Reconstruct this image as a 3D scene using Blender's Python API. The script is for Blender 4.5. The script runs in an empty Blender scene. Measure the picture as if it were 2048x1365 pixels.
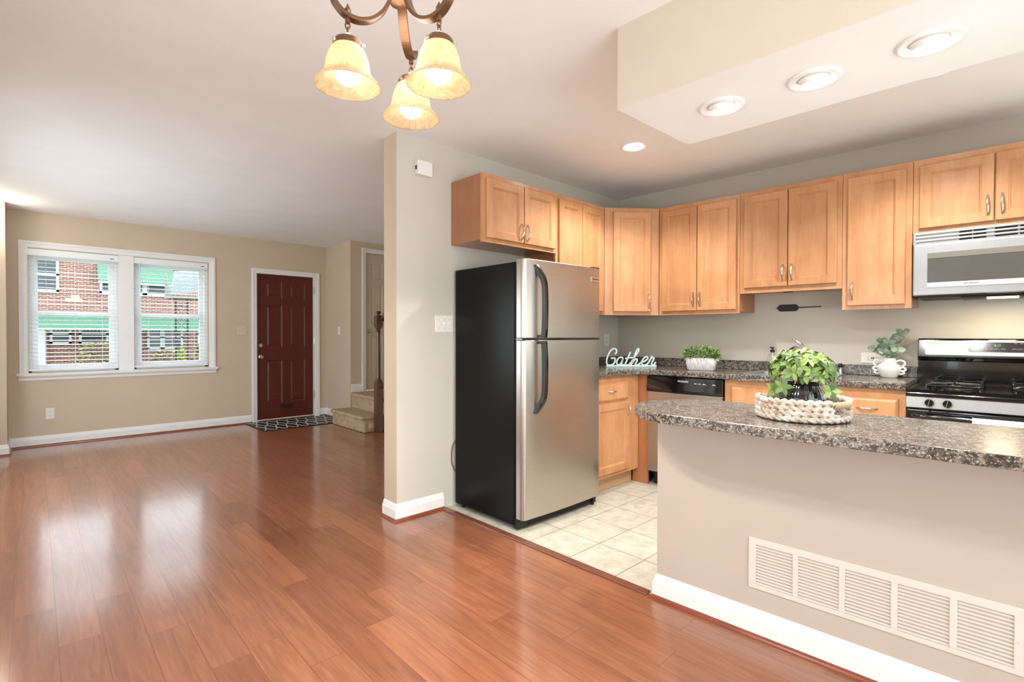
import bpy, bmesh, math, random
from mathutils import Matrix, Vector
PI = math.pi
R = math.radians
SC = bpy.context.scene
COL = SC.collection
random.seed(7)

# ------------------------------------------------------------------ camera, sky, exposure
EYE = 1.22
def make_camera():
    yaw, pit, rol = R(46.7259), R(-0.6930), R(0.1004)
    fw = Vector((math.cos(yaw)*math.cos(pit), math.sin(yaw)*math.cos(pit), math.sin(pit)))
    rt = Vector((math.sin(yaw), -math.cos(yaw), 0)); up = rt.cross(fw)
    r2 = math.cos(rol)*rt + math.sin(rol)*up
    u2 = -math.sin(rol)*rt + math.cos(rol)*up
    cam = bpy.data.cameras.new('camera'); o = bpy.data.objects.new('camera', cam); COL.objects.link(o)
    cam.sensor_width = 36; cam.lens = 1014.88/2048*36; cam.clip_start = 0.05; cam.clip_end = 300
    M = Matrix((( r2.x, u2.x, -fw.x, 0), (r2.y, u2.y, -fw.y, 0), (r2.z, u2.z, -fw.z, EYE), (0, 0, 0, 1)))
    o.matrix_world = M
    SC.camera = o
    return fw, rt
FW, RT = make_camera()

SC.view_settings.view_transform = 'Standard'; SC.view_settings.look = 'None'
SC.view_settings.gamma = 1; SC.view_settings.use_curve_mapping = False
SC.view_settings.exposure = 0.19
SC.cycles.use_denoising = True; SC.cycles.denoising_input_passes = 'RGB_ALBEDO_NORMAL'; SC.cycles.denoising_prefilter = 'ACCURATE'

W = bpy.data.worlds.new('sky'); SC.world = W; W.use_nodes = True
bg = W.node_tree.nodes['Background']; bg.inputs[0].default_value = (0.85, 0.95, 1.0, 1); bg.inputs[1].default_value = 4.0

def area(name, loc, rot, sx, sy, power, color=(1, 1, 1), spread=PI):
    l = bpy.data.lights.new(name, 'AREA'); l.shape = 'RECTANGLE'; l.size = sx; l.size_y = sy
    l.energy = power; l.color = color; l.spread = spread
    o = bpy.data.objects.new(name, l); COL.objects.link(o); o.location = loc; o.rotation_euler = rot
    return o
# fill lights added outside unseen openings behind the camera, at left and in kitchen
area('fill_light_back', (0.9, -1.95, 1.30), (R(118), 0, 0), 2.6, 2.2, 16, (0.88, 0.97, 1.0))
area('fill_light_side', (-1.0, 5.2, 1.15), (0, R(-90), 0), 1.2, 2.4, 22, (0.88, 0.97, 1.0))
area('fill_light_kitchen', (3.5, -1.1, 1.30), (R(122), 0, 0), 1.4, 1.3, 14, (0.80, 0.95, 1.0))

# ------------------------------------------------------------------ helpers
class MB:
    def __init__(s, M=None):
        s.bm = bmesh.new(); s.M = M or Matrix.Identity(4); s.mi = 0
    def v(s, p): return s.bm.verts.new(s.M @ Vector(p))
    def f(s, vs):
        try:
            fc = s.bm.faces.new(vs); fc.material_index = s.mi; return fc
        except ValueError: return None
    def box(s, x0, x1, y0, y1, z0, z1):
        p = [s.v((x, y, z)) for z in (z0, z1) for y in (y0, y1) for x in (x0, x1)]
        for q in ((0,2,3,1),(4,5,7,6),(0,1,5,4),(2,6,7,3),(0,4,6,2),(1,3,7,5)): s.f([p[i] for i in q])
        return s
    def prism(s, poly, z0, z1, ax='z'):
        def P(a, b, c): return {'z': (a, b, c), 'y': (a, c, b), 'x': (c, a, b)}[ax]
        lo = [s.v(P(a, b, z0)) for a, b in poly]; hi = [s.v(P(a, b, z1)) for a, b in poly]
        n = len(poly); s.f(lo[::-1]); s.f(hi)
        for i in range(n): s.f([lo[i], lo[(i+1) % n], hi[(i+1) % n], hi[i]])
        return s
    def loft(s, rings, closed=True, cap0=False, cap1=False, loop=False):
        V = [[s.v(p) for p in r] for r in rings]
        m = len(V[0]); n = len(V)
        for i in range(n if loop else n-1):
            a, b = V[i], V[(i+1) % n]
            for j in range(m if closed else m-1):
                s.f([a[j], a[(j+1) % m], b[(j+1) % m], b[j]])
        if cap0: s.f(V[0][::-1])
        if cap1: s.f(V[-1])
        return s
    def lathe(s, prof, c=(0, 0, 0), seg=24, cap0=False, cap1=False, rot=None, mod=None):
        Rm = rot or Matrix.Identity(3)
        rings = []
        for r, z in prof:
            ring = []
            for j in range(seg):
                a = 2*PI*j/seg; rr = r*(mod(a, z) if mod else 1)
                ring.append(Vector(c) + Rm @ Vector((rr*math.cos(a), rr*math.sin(a), z)))
            rings.append(ring)
        return s.loft(rings, True, cap0, cap1)
    def cyl(s, a, b, r, r2=None, seg=16):
        a, b = Vector(a), Vector(b); d = (b-a)
        Rm = d.to_track_quat('Z', 'Y').to_matrix()
        return s.lathe([(r, 0), (r if r2 is None else r2, d.length)], a, seg, True, True, Rm)
    def tube(s, pts, r, seg=8, loop=False, flat=None, up=None):
        pts = [Vector(p) for p in pts]; n = len(pts); rings = []
        prev = None
        for i, p in enumerate(pts):
            if loop: t = pts[(i+1) % n]-pts[i-1]
            else: t = pts[min(i+1, n-1)]-pts[max(i-1, 0)]
            t.normalize()
            if up is not None: nrm = Vector(up); nrm = (nrm - t*nrm.dot(t)).normalized()
            elif prev is None:
                nrm = t.orthogonal().normalized()
            else:
                nrm = (prev - t*prev.dot(t)).normalized()
            prev = nrm; bn = t.cross(nrm)
            rr = r[i] if isinstance(r, (list, tuple)) else r
            if flat:
                a, b = flat
                ring = [p+nrm*x*a+bn*y*b for x, y in ((-1,-1),(1,-1),(1,1),(-1,1))]
            else:
                ring = [p+nrm*rr*math.cos(2*PI*j/seg)+bn*rr*math.sin(2*PI*j/seg) for j in range(seg)]
            rings.append(ring)
        return s.loft(rings, True, not loop, not loop, loop)
    def sphere(s, c, r, seg=16, rings=10, sz=1.0):
        return s.lathe([(max(1e-4, r*math.sin(PI*i/rings)), -r*sz*math.cos(PI*i/rings)) for i in range(rings+1)], c, seg, True, True)
    def text(s, txt, size, M, extrude=0.0008, spacing=1.0):
        cu = bpy.data.curves.new('t', 'FONT'); cu.body = txt; cu.size = size; cu.extrude = extrude
        cu.align_x = 'CENTER'; cu.align_y = 'CENTER'; cu.space_character = spacing; cu.resolution_u = 3
        o = bpy.data.objects.new('t', cu); COL.objects.link(o)
        dg = bpy.context.evaluated_depsgraph_get()
        me = bpy.data.meshes.new_from_object(o.evaluated_get(dg)); me.transform(s.M @ M)
        k = len(s.bm.faces); s.bm.from_mesh(me)
        s.bm.faces.ensure_lookup_table()
        for fc in s.bm.faces[k:]: fc.material_index = s.mi
        bpy.data.objects.remove(o); bpy.data.curves.remove(cu); bpy.data.meshes.remove(me)
        return s
    def build(s, name, mats, parent=None, smooth=False, bevel=0, seg=2, merge=0, angle=35):
        if merge: bmesh.ops.remove_doubles(s.bm, verts=s.bm.verts, dist=merge)
        bmesh.ops.recalc_face_normals(s.bm, faces=s.bm.faces)
        me = bpy.data.meshes.new(name); s.bm.to_mesh(me); s.bm.free()
        for m in (mats if isinstance(mats, (list, tuple)) else [mats]): me.materials.append(m)
        o = bpy.data.objects.new(name, me); COL.objects.link(o)
        if parent is not None: o.parent = parent
        if smooth:
            for p in me.polygons: p.use_smooth = True
            if smooth != 'all':
                me.update()
                try: me.set_sharp_from_angle(angle=R(angle))
                except Exception: pass
        if bevel:
            b = o.modifiers.new('bevel', 'BEVEL'); b.width = bevel; b.segments = seg; b.limit_method = 'ANGLE'; b.angle_limit = R(40)
            b.harden_normals = False
        return o

def tag(o, label=None, cat=None, group=None, kind=None):
    if label: o['label'] = label
    if cat: o['category'] = cat
    if group: o['group'] = group
    if kind: o['kind'] = kind
    return o
def thing(name, label, cat, loc=(0, 0, 0), rz=0, group=None, kind=None):
    o = bpy.data.objects.new(name, None); COL.objects.link(o); o.empty_display_size = 0.1
    o.location = loc; o.rotation_euler = (0, 0, rz)
    return tag(o, label, cat, group, kind)
def struct(o, label=None, cat=None): return tag(o, label, cat, None, 'structure')
def copy_tree(o, parent=None):
    c = o.copy(); COL.objects.link(c)
    if parent is not None: c.parent = parent
    for ch in [x for x in COL.objects if x.parent == o]: copy_tree(ch, c)
    return c
def smoothpath(pts, n=6, loop=False):
    P = [Vector(p) for p in pts]; out = []; m = len(P)
    for i in range(m if loop else m-1):
        if loop: p0, p1, p2, p3 = P[i-1], P[i], P[(i+1) % m], P[(i+2) % m]
        else: p0, p1, p2, p3 = P[max(i-1, 0)], P[i], P[i+1], P[min(i+2, m-1)]
        for k in range(n):
            t = k/n
            out.append(0.5*((2*p1)+(-p0+p2)*t+(2*p0-5*p1+4*p2-p3)*t*t+(-p0+3*p1-3*p2+p3)*t**3))
    if not loop: out.append(P[-1])
    return out
FRONT = Matrix(((1,0,0,0),(0,0,-1,0),(0,1,0,0),(0,0,0,1)))       # lettering plane: reads from the -y side
def T(x, y, z): return Matrix.Translation((x, y, z))

# ------------------------------------------------------------------ materials
def srgb(r, g, b):
    def c(u):
        u /= 255
        return u/12.92 if u <= .04045 else ((u+.055)/1.055)**2.4
    return (c(r), c(g), c(b), 1)
class NT:
    def __init__(s, name):
        s.m = bpy.data.materials.new(name); s.m.use_nodes = True; s.t = s.m.node_tree; s.n = s.t.nodes; s.b = s.n['Principled BSDF']
    def node(s, k, **kw):
        n = s.n.new(k)
        for a, b in kw.items(): setattr(n, a, b)
        return n
    def link(s, a, b): s.t.links.new(a, b)
    def coord(s, scale=(1, 1, 1), rot=(0, 0, 0), loc=(0, 0, 0), kind='Object'):
        tc = s.node('ShaderNodeTexCoord'); mp = s.node('ShaderNodeMapping')
        mp.inputs['Scale'].default_value = scale; mp.inputs['Rotation'].default_value = rot; mp.inputs['Location'].default_value = loc
        s.link(tc.outputs[kind], mp.inputs['Vector']); return mp.outputs['Vector']
    def noise(s, vec, scale, detail=4, rough=.55, dist=0):
        n = s.node('ShaderNodeTexNoise'); n.inputs['Scale'].default_value = scale; n.inputs['Detail'].default_value = detail
        n.inputs['Roughness'].default_value = rough; n.inputs['Distortion'].default_value = dist
        s.link(vec, n.inputs['Vector']); return n.outputs['Fac']
    def ramp(s, fac, stops, interp='LINEAR'):
        r = s.node('ShaderNodeValToRGB'); r.color_ramp.interpolation = interp
        el = r.color_ramp.elements
        while len(el) < len(stops): el.new(0.5)
        for e, (p, c) in zip(el, stops): e.position = p; e.color = c
        s.link(fac, r.inputs['Fac']); return r.outputs['Color']
    def math(s, op, a, b=None):
        n = s.node('ShaderNodeMath', operation=op)
        for i, x in enumerate((a, b)):
            if x is None: continue
            if isinstance(x, (int, float)): n.inputs[i].default_value = x
            else: s.link(x, n.inputs[i])
        return n.outputs[0]
    def mix(s, fac, a, b, mode='MIX'):
        n = s.node('ShaderNodeMix', data_type='RGBA', blend_type=mode)
        for i, x in ((0, fac), (6, a), (7, b)):
            if isinstance(x, (int, float, tuple)): n.inputs[i].default_value = x
            else: s.link(x, n.inputs[i])
        return n.outputs[2]
    def bump(s, h, strength=.2, dist=.01):
        b = s.node('ShaderNodeBump'); b.inputs['Strength'].default_value = strength; b.inputs['Distance'].default_value = dist
        s.link(h, b.inputs['Height']); s.link(b.outputs[0], s.b.inputs['Normal'])
    def set(s, **kw):
        for k, x in kw.items():
            i = s.b.inputs[k.replace('_', ' ')]
            if isinstance(x, (int, float, tuple)): i.default_value = x
            else: s.link(x, i)
        return s.m
def plain(name, rgb, rough=.5, metal=0, coat=0, spec=.5, var=0.03):
    t = NT(name); c = srgb(*rgb)
    if var:
        n = t.noise(t.coord(), 9, 3)
        a = tuple(x*(1-var) for x in c[:3])+(1,); b = tuple(min(1, x*(1+var)) for x in c[:3])+(1,)
        t.set(Base_Color=t.ramp(n, [(.3, a), (.7, b)]))
    else: t.set(Base_Color=c)
    return t.set(Roughness=rough, Metallic=metal, Coat_Weight=coat, Specular_IOR_Level=spec)
def paint(name, rgb, rough=.6):
    t = NT(name); c = srgb(*rgb)
    v = t.coord(); n = t.noise(v, 3, 2)
    a = tuple(x*.985 for x in c[:3])+(1,); b = tuple(min(1, x*1.015) for x in c[:3])+(1,)
    t.set(Base_Color=t.ramp(n, [(.35, a), (.65, b)]), Roughness=rough)
    t.bump(t.noise(v, 260, 2), .05, .002); return t.m
def emit(name, rgb, strength, base=(255, 255, 255)):
    t = NT(name); return t.set(Base_Color=srgb(*base), Emission_Color=srgb(*rgb), Emission_Strength=strength, Roughness=.4)

M_wall = paint('tan_wall_paint', (209, 191, 167))
M_wallk = paint('greige_wall_paint', (206, 201, 189))
M_ceil = paint('ceiling_paint', (246, 246, 246), .8)
M_soffit = paint('soffit_paint', (216, 203, 188))
M_pen = paint('peninsula_wall_paint', (192, 180, 168))
M_white = plain('white_trim_paint', (238, 238, 236), .35, var=.01)
M_vinyl = plain('white_vinyl', (243, 245, 247), .3, var=.01)
M_plastic = plain('white_plastic', (235, 234, 228), .35, var=.01)
M_ivory = plain('ivory_plastic', (215, 202, 172), .4, var=.02)
M_black = plain('gloss_black', (14, 14, 16), .12, coat=.5, var=0)
M_matte = plain('matte_black', (20, 20, 21), .5, var=.02)
M_chrome = plain('chrome', (220, 222, 225), .08, 1, var=0)
M_nickel = plain('satin_nickel', (200, 194, 184), .28, 1, var=.02)
M_mint = plain('mint_paint', (214, 236, 234), .45, var=.01)
M_ceram = plain('white_ceramic', (222, 222, 219), .25, coat=.3, var=.01)
M_door = plain('dark_red_door_paint', (88, 30, 17), .36, coat=.08, var=.04)
M_closet = plain('beige_door_paint', (202, 190, 168), .4, var=.02)
M_shoe = plain('cherry_shoe_moulding', (132, 66, 44), .25, coat=.3, var=.15)
M_strip = plain('brown_transition_strip', (122, 72, 54), .3, coat=.2, var=.12)
M_newel = plain('walnut_newel', (92, 56, 34), .3, coat=.3, var=.18)
M_bronze = plain('antique_bronze', (122, 90, 66), .36, .85, var=.12)
M_dark = plain('dark_recess', (10, 10, 10), .8, var=0)
M_letter = plain('print_grey', (60, 62, 64), .5, var=0)
M_letterw = plain('print_white', (220, 222, 224), .5, var=0)

def wood_floor():
    t = NT('cherry_plank_floor'); w, L = .1335, 1.05
    tc = t.node('ShaderNodeTexCoord'); sp = t.node('ShaderNodeSeparateXYZ'); t.link(tc.outputs['Object'], sp.inputs[0])
    x, y = sp.outputs[0], sp.outputs[1]
    xr = t.math('DIVIDE', t.math('ADD', x, .073+w*40), w); row = t.math('FLOOR', xr); fx = t.math('FRACT', xr)
    wn = t.node('ShaderNodeTexWhiteNoise', noise_dimensions='1D'); t.link(row, wn.inputs['W'])
    yr = t.math('ADD', t.math('DIVIDE', t.math('ADD', y, 20), L), t.math('MULTIPLY', wn.outputs['Value'], 7.3))
    cell = t.math('FLOOR', yr); fy = t.math('FRACT', yr)
    cb = t.node('ShaderNodeCombineXYZ'); t.link(row, cb.inputs[0]); t.link(cell, cb.inputs[1])
    wn2 = t.node('ShaderNodeTexWhiteNoise', noise_dimensions='2D'); t.link(cb.outputs[0], wn2.inputs['Vector'])
    rnd = wn2.outputs['Value']
    ex = t.math('MULTIPLY', t.math('MINIMUM', fx, t.math('SUBTRACT', 1, fx)), w)
    ey = t.math('MULTIPLY', t.math('MINIMUM', fy, t.math('SUBTRACT', 1, fy)), L)
    e = t.math('MINIMUM', ex, ey)
    groove = t.node('ShaderNodeMapRange'); t.link(e, groove.inputs[0]); groove.inputs[1].default_value = .0002; groove.inputs[2].default_value = .0013
    # grain stretched along the board, shifted per board
    off = t.node('ShaderNodeCombineXYZ'); t.link(t.math('MULTIPLY', rnd, 37), off.inputs[0]); t.link(t.math('MULTIPLY', rnd, 11), off.inputs[1])
    va = t.node('ShaderNodeVectorMath', operation='ADD'); t.link(tc.outputs['Object'], va.inputs[0]); t.link(off.outputs[0], va.inputs[1])
    mp = t.node('ShaderNodeMapping'); mp.inputs['Scale'].default_value = (22, 1.6, 1); t.link(va.outputs[0], mp.inputs[0])
    g1 = t.noise(mp.outputs[0], 1.3, 3, .55, 1.0); g2 = t.noise(mp.outputs[0], 4.5, 2, .5, .3)
    g = t.math('ADD', t.math('MULTIPLY', g1, .7), t.math('MULTIPLY', g2, .3))
    grain = t.ramp(g, [(.28, srgb(130, 82, 58)), (.5, srgb(152, 97, 69)), (.74, srgb(170, 112, 82))])
    tint = t.ramp(rnd, [(0, (.80, .74, .70, 1)), (.5, (1, 1, 1, 1)), (1, (1.12, 1.06, 1.0, 1))])
    c = t.mix(1.0, grain, tint, 'MULTIPLY')
    c = t.mix(groove.outputs[0], srgb(92, 46, 30), c)
    t.set(Base_Color=c, Roughness=.3, Specular_IOR_Level=.2, Coat_Weight=.8, Coat_Roughness=.14)
    mpw = t.noise(t.coord((1.2, .5, 1)), 3, 2)
    h = t.math('ADD', groove.outputs[0], t.math('MULTIPLY', mpw, .6))
    t.bump(h, .3, .0012); return t.m
M_floor = wood_floor()
def tile_floor():
    t = NT('beige_floor_tile'); v = t.coord(loc=(-2.40+3, -1.80+3, 0))
    b = t.node('ShaderNodeTexBrick', offset=0, squash=1); t.link(v, b.inputs['Vector'])
    b.inputs['Scale'].default_value = 1; b.inputs['Brick Width'].default_value = .3; b.inputs['Row Height'].default_value = .3
    b.inputs['Mortar Size'].default_value = .0028; b.inputs['Mortar Smooth'].default_value = .1
    n = t.noise(t.coord(), 14, 6, .6)
    c = t.ramp(n, [(.3, srgb(184, 178, 160)), (.5, srgb(202, 197, 182)), (.72, srgb(214, 210, 198))])
    t.set(Base_Color=t.mix(b.outputs['Fac'], c, srgb(128, 126, 112)), Roughness=.42)
    t.bump(t.math('SUBTRACT', 1, b.outputs['Fac']), .3, .002); return t.m
M_tile = tile_floor()
def cab_wood(name, lo, mid, hi, sc=(9, 9, .9)):
    t = NT(name); oi = t.node('ShaderNodeObjectInfo')
    tc = t.node('ShaderNodeTexCoord'); va = t.node('ShaderNodeVectorMath', operation='ADD'); t.link(tc.outputs['Object'], va.inputs[0])
    cb = t.node('ShaderNodeCombineXYZ'); t.link(t.math('MULTIPLY', oi.outputs['Random'], 9), cb.inputs[0]); t.link(t.math('MULTIPLY', oi.outputs['Random'], 5), cb.inputs[2])
    t.link(cb.outputs[0], va.inputs[1])
    mp = t.node('ShaderNodeMapping'); mp.inputs['Scale'].default_value = sc; t.link(va.outputs[0], mp.inputs[0])
    a = t.noise(mp.outputs[0], 1.3, 4, .55, .6); b = t.noise(mp.outputs[0], 9, 3, .6)
    bl = t.noise(va.outputs[0], 5, 3, .6)
    g = t.math('ADD', t.math('ADD', t.math('MULTIPLY', a, .45), t.math('MULTIPLY', b, .2)), t.math('MULTIPLY', bl, .35))
    c = t.ramp(g, [(.33, srgb(*lo)), (.5, srgb(*mid)), (.67, srgb(*hi))])
    tint = t.ramp(oi.outputs['Random'], [(0, (.93, .93, .93, 1)), (1, (1.05, 1.04, 1.03, 1))])
    t.set(Base_Color=t.mix(1, c, tint, 'MULTIPLY'), Roughness=.34, Coat_Weight=.3, Coat_Roughness=.2)
    return t.m
M_cab = cab_wood('honey_maple', (182, 124, 80), (200, 145, 100), (213, 162, 119))
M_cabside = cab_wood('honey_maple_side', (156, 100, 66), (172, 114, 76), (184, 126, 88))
M_kick = cab_wood('pale_toe_kick', (176, 140, 100), (194, 158, 116), (206, 172, 130), (.9, 9, 9))
def laminate():
    t = NT('granite_laminate'); v = t.coord()
    n1 = t.noise(v, 70, 6, .7, .4); n2 = t.noise(v, 26, 5, .65, .8); n3 = t.noise(v, 150, 3, .6)
    c1 = t.ramp(n2, [(.30, srgb(54, 48, 44)), (.44, srgb(92, 83, 76)), (.55, srgb(142, 132, 121)), (.68, srgb(100, 88, 79))])
    dk = t.ramp(n1, [(.45, (1, 1, 1, 1)), (.53, (0, 0, 0, 1))]); lt = t.ramp(n3, [(.57, (0, 0, 0, 1)), (.63, (1, 1, 1, 1))])
    c = t.mix(t.math('MULTIPLY', dk, .9), c1, srgb(36, 31, 30)); c = t.mix(t.math('MULTIPLY', lt, .6), c, srgb(206, 196, 182))
    return t.set(Base_Color=c, Roughness=.22, Coat_Weight=.3, Coat_Roughness=.12)
M_lam = laminate()
def steel(name, rgb, rough=.3, ax=(2, 2, 160), an=.5):
    t = NT(name); n = t.noise(t.coord(ax), 3, 3, .6); sm = t.noise(t.coord((3, 3, .8)), 1.6, 3)
    a = tuple(x*.9 for x in srgb(*rgb)[:3])+(1,)
    t.set(Base_Color=t.ramp(n, [(.3, a), (.7, srgb(*rgb))]), Metallic=1.0)
    r = t.node('ShaderNodeMapRange'); t.link(sm, r.inputs[0]); r.inputs[3].default_value = rough-.06; r.inputs[4].default_value = rough+.08
    t.set(Roughness=r.outputs[0], Anisotropic=an); t.bump(n, .03, .001); return t.m
M_steel = steel('brushed_stainless', (196, 190, 182), .33)
M_steelv = steel('stainless_edge', (206, 206, 206), .26, (160, 160, 2))
M_steelp = steel('stainless_panel', (182, 185, 188), .46, (160, 160, 2), 0)
def fridge_black():
    t = NT('textured_black_side'); n = t.noise(t.coord(), 320, 2, .5); w = t.noise(t.coord(), 2.2, 2)
    t.set(Base_Color=srgb(13, 13, 13), Roughness=.3, Specular_IOR_Level=.15); t.bump(t.math('ADD', n, t.math('MULTIPLY', w, 3)), .12, .0016); return t.m
M_fblack = fridge_black()
def carpet():
    t = NT('beige_carpet'); v = t.coord(); n = t.noise(v, 330, 3, .7); n2 = t.noise(v, 14, 4, .6)
    c = t.ramp(t.math('ADD', t.math('MULTIPLY', n, .5), t.math('MULTIPLY', n2, .5)), [(.32, srgb(160, 134, 104)), (.68, srgb(220, 196, 166))])
    t.set(Base_Color=c, Roughness=.95, Specular_IOR_Level=.1); t.bump(n, .8, .006); return t.m
M_carpet = carpet()
def glass(name, tint=(1, 1, 1, 1), thin=True):
    t = NT(name); out = t.n['Material Output']
    tr = t.node('ShaderNodeBsdfTransparent'); gl = t.node('ShaderNodeBsdfGlossy'); mx = t.node('ShaderNodeMixShader'); fr = t.node('ShaderNodeLayerWeight')
    tr.inputs[0].default_value = tint; gl.inputs['Roughness'].default_value = .02; fr.inputs[0].default_value = .12
    t.link(fr.outputs['Facing'], mx.inputs[0]); t.link(tr.outputs[0], mx.inputs[1]); t.link(gl.outputs[0], mx.inputs[2]); t.link(mx.outputs[0], out.inputs[0])
    return t.m
M_glass = glass('window_glass')
M_bottle = glass('clear_bottle', (.96, .98, .98, 1))
def shade_glass():
    t = NT('amber_alabaster_glass'); out = t.n['Material Output']
    sw = t.noise(t.coord((1, 1, 1), (0, .6, 0)), 34, 4, .7, 3)
    c = t.ramp(sw, [(.35, srgb(224, 198, 156)), (.65, srgb(246, 232, 206))])
    tl = t.node('ShaderNodeBsdfTranslucent'); t.link(c, tl.inputs[0]); t.link(c, t.b.inputs['Base Color'])
    t.set(Roughness=.2, Emission_Color=srgb(255, 226, 178), Emission_Strength=.04)
    mx = t.node('ShaderNodeMixShader'); mx.inputs[0].default_value = .66
    t.link(t.b.outputs[0], mx.inputs[1]); t.link(tl.outputs[0], mx.inputs[2]); t.link(mx.outputs[0], out.inputs[0]); return t.m
M_shade = shade_glass()
M_bulb = emit('lit_bulb', (255, 250, 242), 5.2)
M_led = emit('lit_led_lamp', (255, 253, 250), 26)
M_hood = emit('lit_hood_lamp', (255, 214, 140), 6)
M_disp = emit('green_display', (70, 230, 90), 1.3, (10, 20, 10))
def leafmat(name, lo, hi, rough=.45):
    t = NT(name); n = t.noise(t.coord(), 40, 3); g = t.node('ShaderNodeNewGeometry')
    f = t.math('ADD', t.math('MULTIPLY', n, .35), t.math('MULTIPLY', g.outputs['Random Per Island'], .65))
    t.set(Base_Color=t.ramp(f, [(.15, srgb(*lo)), (.85, srgb(*hi))]), Roughness=rough); return t.m
M_leaf = leafmat('fresh_leaf', (50, 84, 34), (140, 164, 82))
M_leafd = leafmat('small_green_leaf', (44, 88, 30), (140, 180, 84))
M_euc = leafmat('eucalyptus_leaf', (92, 116, 98), (160, 178, 156), .55)
M_stem = plain('stem_brown', (96, 84, 58), .6)
def wicker():
    t = NT('whitewashed_wicker'); v = t.coord(); n = t.noise(v, 24, 4, .6, 1); s2 = t.noise(t.coord((1, 1, 3)), 120, 3, .6)
    c = t.ramp(t.math('ADD', t.math('MULTIPLY', n, .6), t.math('MULTIPLY', s2, .4)), [(.36, srgb(142, 112, 90)), (.47, srgb(190, 174, 158)), (.62, srgb(216, 210, 202))])
    t.set(Base_Color=c, Roughness=.75); t.bump(s2, .5, .003); return t.m
M_wick = wicker()
def rope():
    t = NT('tan_rope_wrap'); w = t.node('ShaderNodeTexWave'); t.link(t.coord(), w.inputs[0]); w.inputs['Scale'].default_value = 60; w.inputs['Distortion'].default_value = 2
    t.set(Base_Color=t.ramp(w.outputs['Fac'], [(.2, srgb(138, 110, 80)), (.8, srgb(206, 182, 148))]), Roughness=.8); t.bump(w.outputs['Fac'], .5, .003); return t.m
M_rope = rope()
def planter_mat():
    t = NT('ribbed_white_planter'); n = t.noise(t.coord((60, 60, 6)), 3, 3, .6, .5)
    t.set(Base_Color=t.ramp(n, [(.3, srgb(180, 180, 178)), (.6, srgb(220, 220, 218))]), Roughness=.55); t.bump(n, .8, .006); return t.m
M_plant = planter_mat()
def towel_mat():
    t = NT('speckled_white_towel'); n = t.noise(t.coord(), 90, 3, .7)
    return t.set(Base_Color=t.ramp(n, [(.36, srgb(150, 158, 176)), (.46, srgb(226, 230, 236)), (.7, srgb(240, 242, 245))]), Roughness=.9)
M_towel = towel_mat()
def brick():
    t = NT('street_brick'); b = t.node('ShaderNodeTexBrick'); t.link(t.coord(rot=(R(90), 0, 0)), b.inputs['Vector'])
    b.inputs['Scale'].default_value = 1; b.inputs['Brick Width'].default_value = .215; b.inputs['Row Height'].default_value = .072; b.inputs['Mortar Size'].default_value = .008
    b.inputs['Color1'].default_value = srgb(138, 84, 70); b.inputs['Color2'].default_value = srgb(104, 64, 55); b.inputs['Mortar'].default_value = srgb(190, 176, 166)
    return t.set(Base_Color=b.outputs['Color'], Roughness=.9)
M_brick = brick()
M_awn = plain('green_awning_metal', (74, 124, 102), .45, var=.04)
M_awnw = plain('white_awning_metal', (112, 122, 124), .4, var=.02)
M_hwin = plain('house_window_glass', (52, 62, 68), .1, var=.1)
M_hwhite = plain('house_white_frame', (200, 206, 210), .5, var=.02)
M_iron = plain('black_iron', (24, 26, 26), .5, var=.02)
M_bush = leafmat('hedge_leaf', (64, 62, 34), (178, 170, 118), .6)
M_cone = leafmat('lime_conifer', (120, 142, 48), (196, 208, 104), .6)
M_ground = plain('lawn_ground', (104, 108, 70), .9, var=.15)

# ------------------------------------------------------------------ frames of reference
ZC = 2.54
KA = R(-2.678)
RZK = -PI/2 - KA                                   # local x runs right along the sink wall, local y into it
KC = Vector((4.18, 2.92, 0))
XK = Vector((-math.sin(KA), -math.cos(KA), 0)); YK = Vector((math.cos(KA), -math.sin(KA), 0))
def K(s, d, z=0): return KC + XK*s - YK*d + Vector((0, 0, z))
PC = Vector((2.10, 1.27, 0))                       # end of the half wall
def P(s, y, z=0): return PC + XK*s + YK*y + Vector((0, 0, z))

# ------------------------------------------------------------------ the room
b = MB(); b.prism([(-0.62, -1.65), (4.6, -1.65), (4.6, -.62), (2.165, -.62), (2.105, 1.28), (2.09, 2.92), (4.7, 2.92), (4.7, 7.6), (-0.62, 7.6)], -.06, 0)
struct(b.build('floor', M_floor), 'glossy cherry plank floor of living and dining room', 'floor')
b = MB(); b.prism([(2.105, 1.28), (2.165, -.62), (4.6, -.62), (4.6, 2.92), (2.09, 2.92)], -.06, -.001)
struct(b.build('floor_kitchen', M_tile), 'beige square tile floor of the kitchen', 'floor')
b = MB(); b.prism([(2.056, 2.905), (2.074, 1.286), (2.124, 1.29), (2.106, 2.905)], -.001, .008)
struct(b.build('trim_1', M_strip, bevel=.004), 'brown wooden strip between plank floor and tiles', 'threshold')
b = MB(); b.box(-1.2, 4.9, -1.8, 7.9, ZC, ZC+.1)
struct(b.build('ceiling', M_ceil), 'white ceiling of living room and kitchen', 'ceiling')

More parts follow.
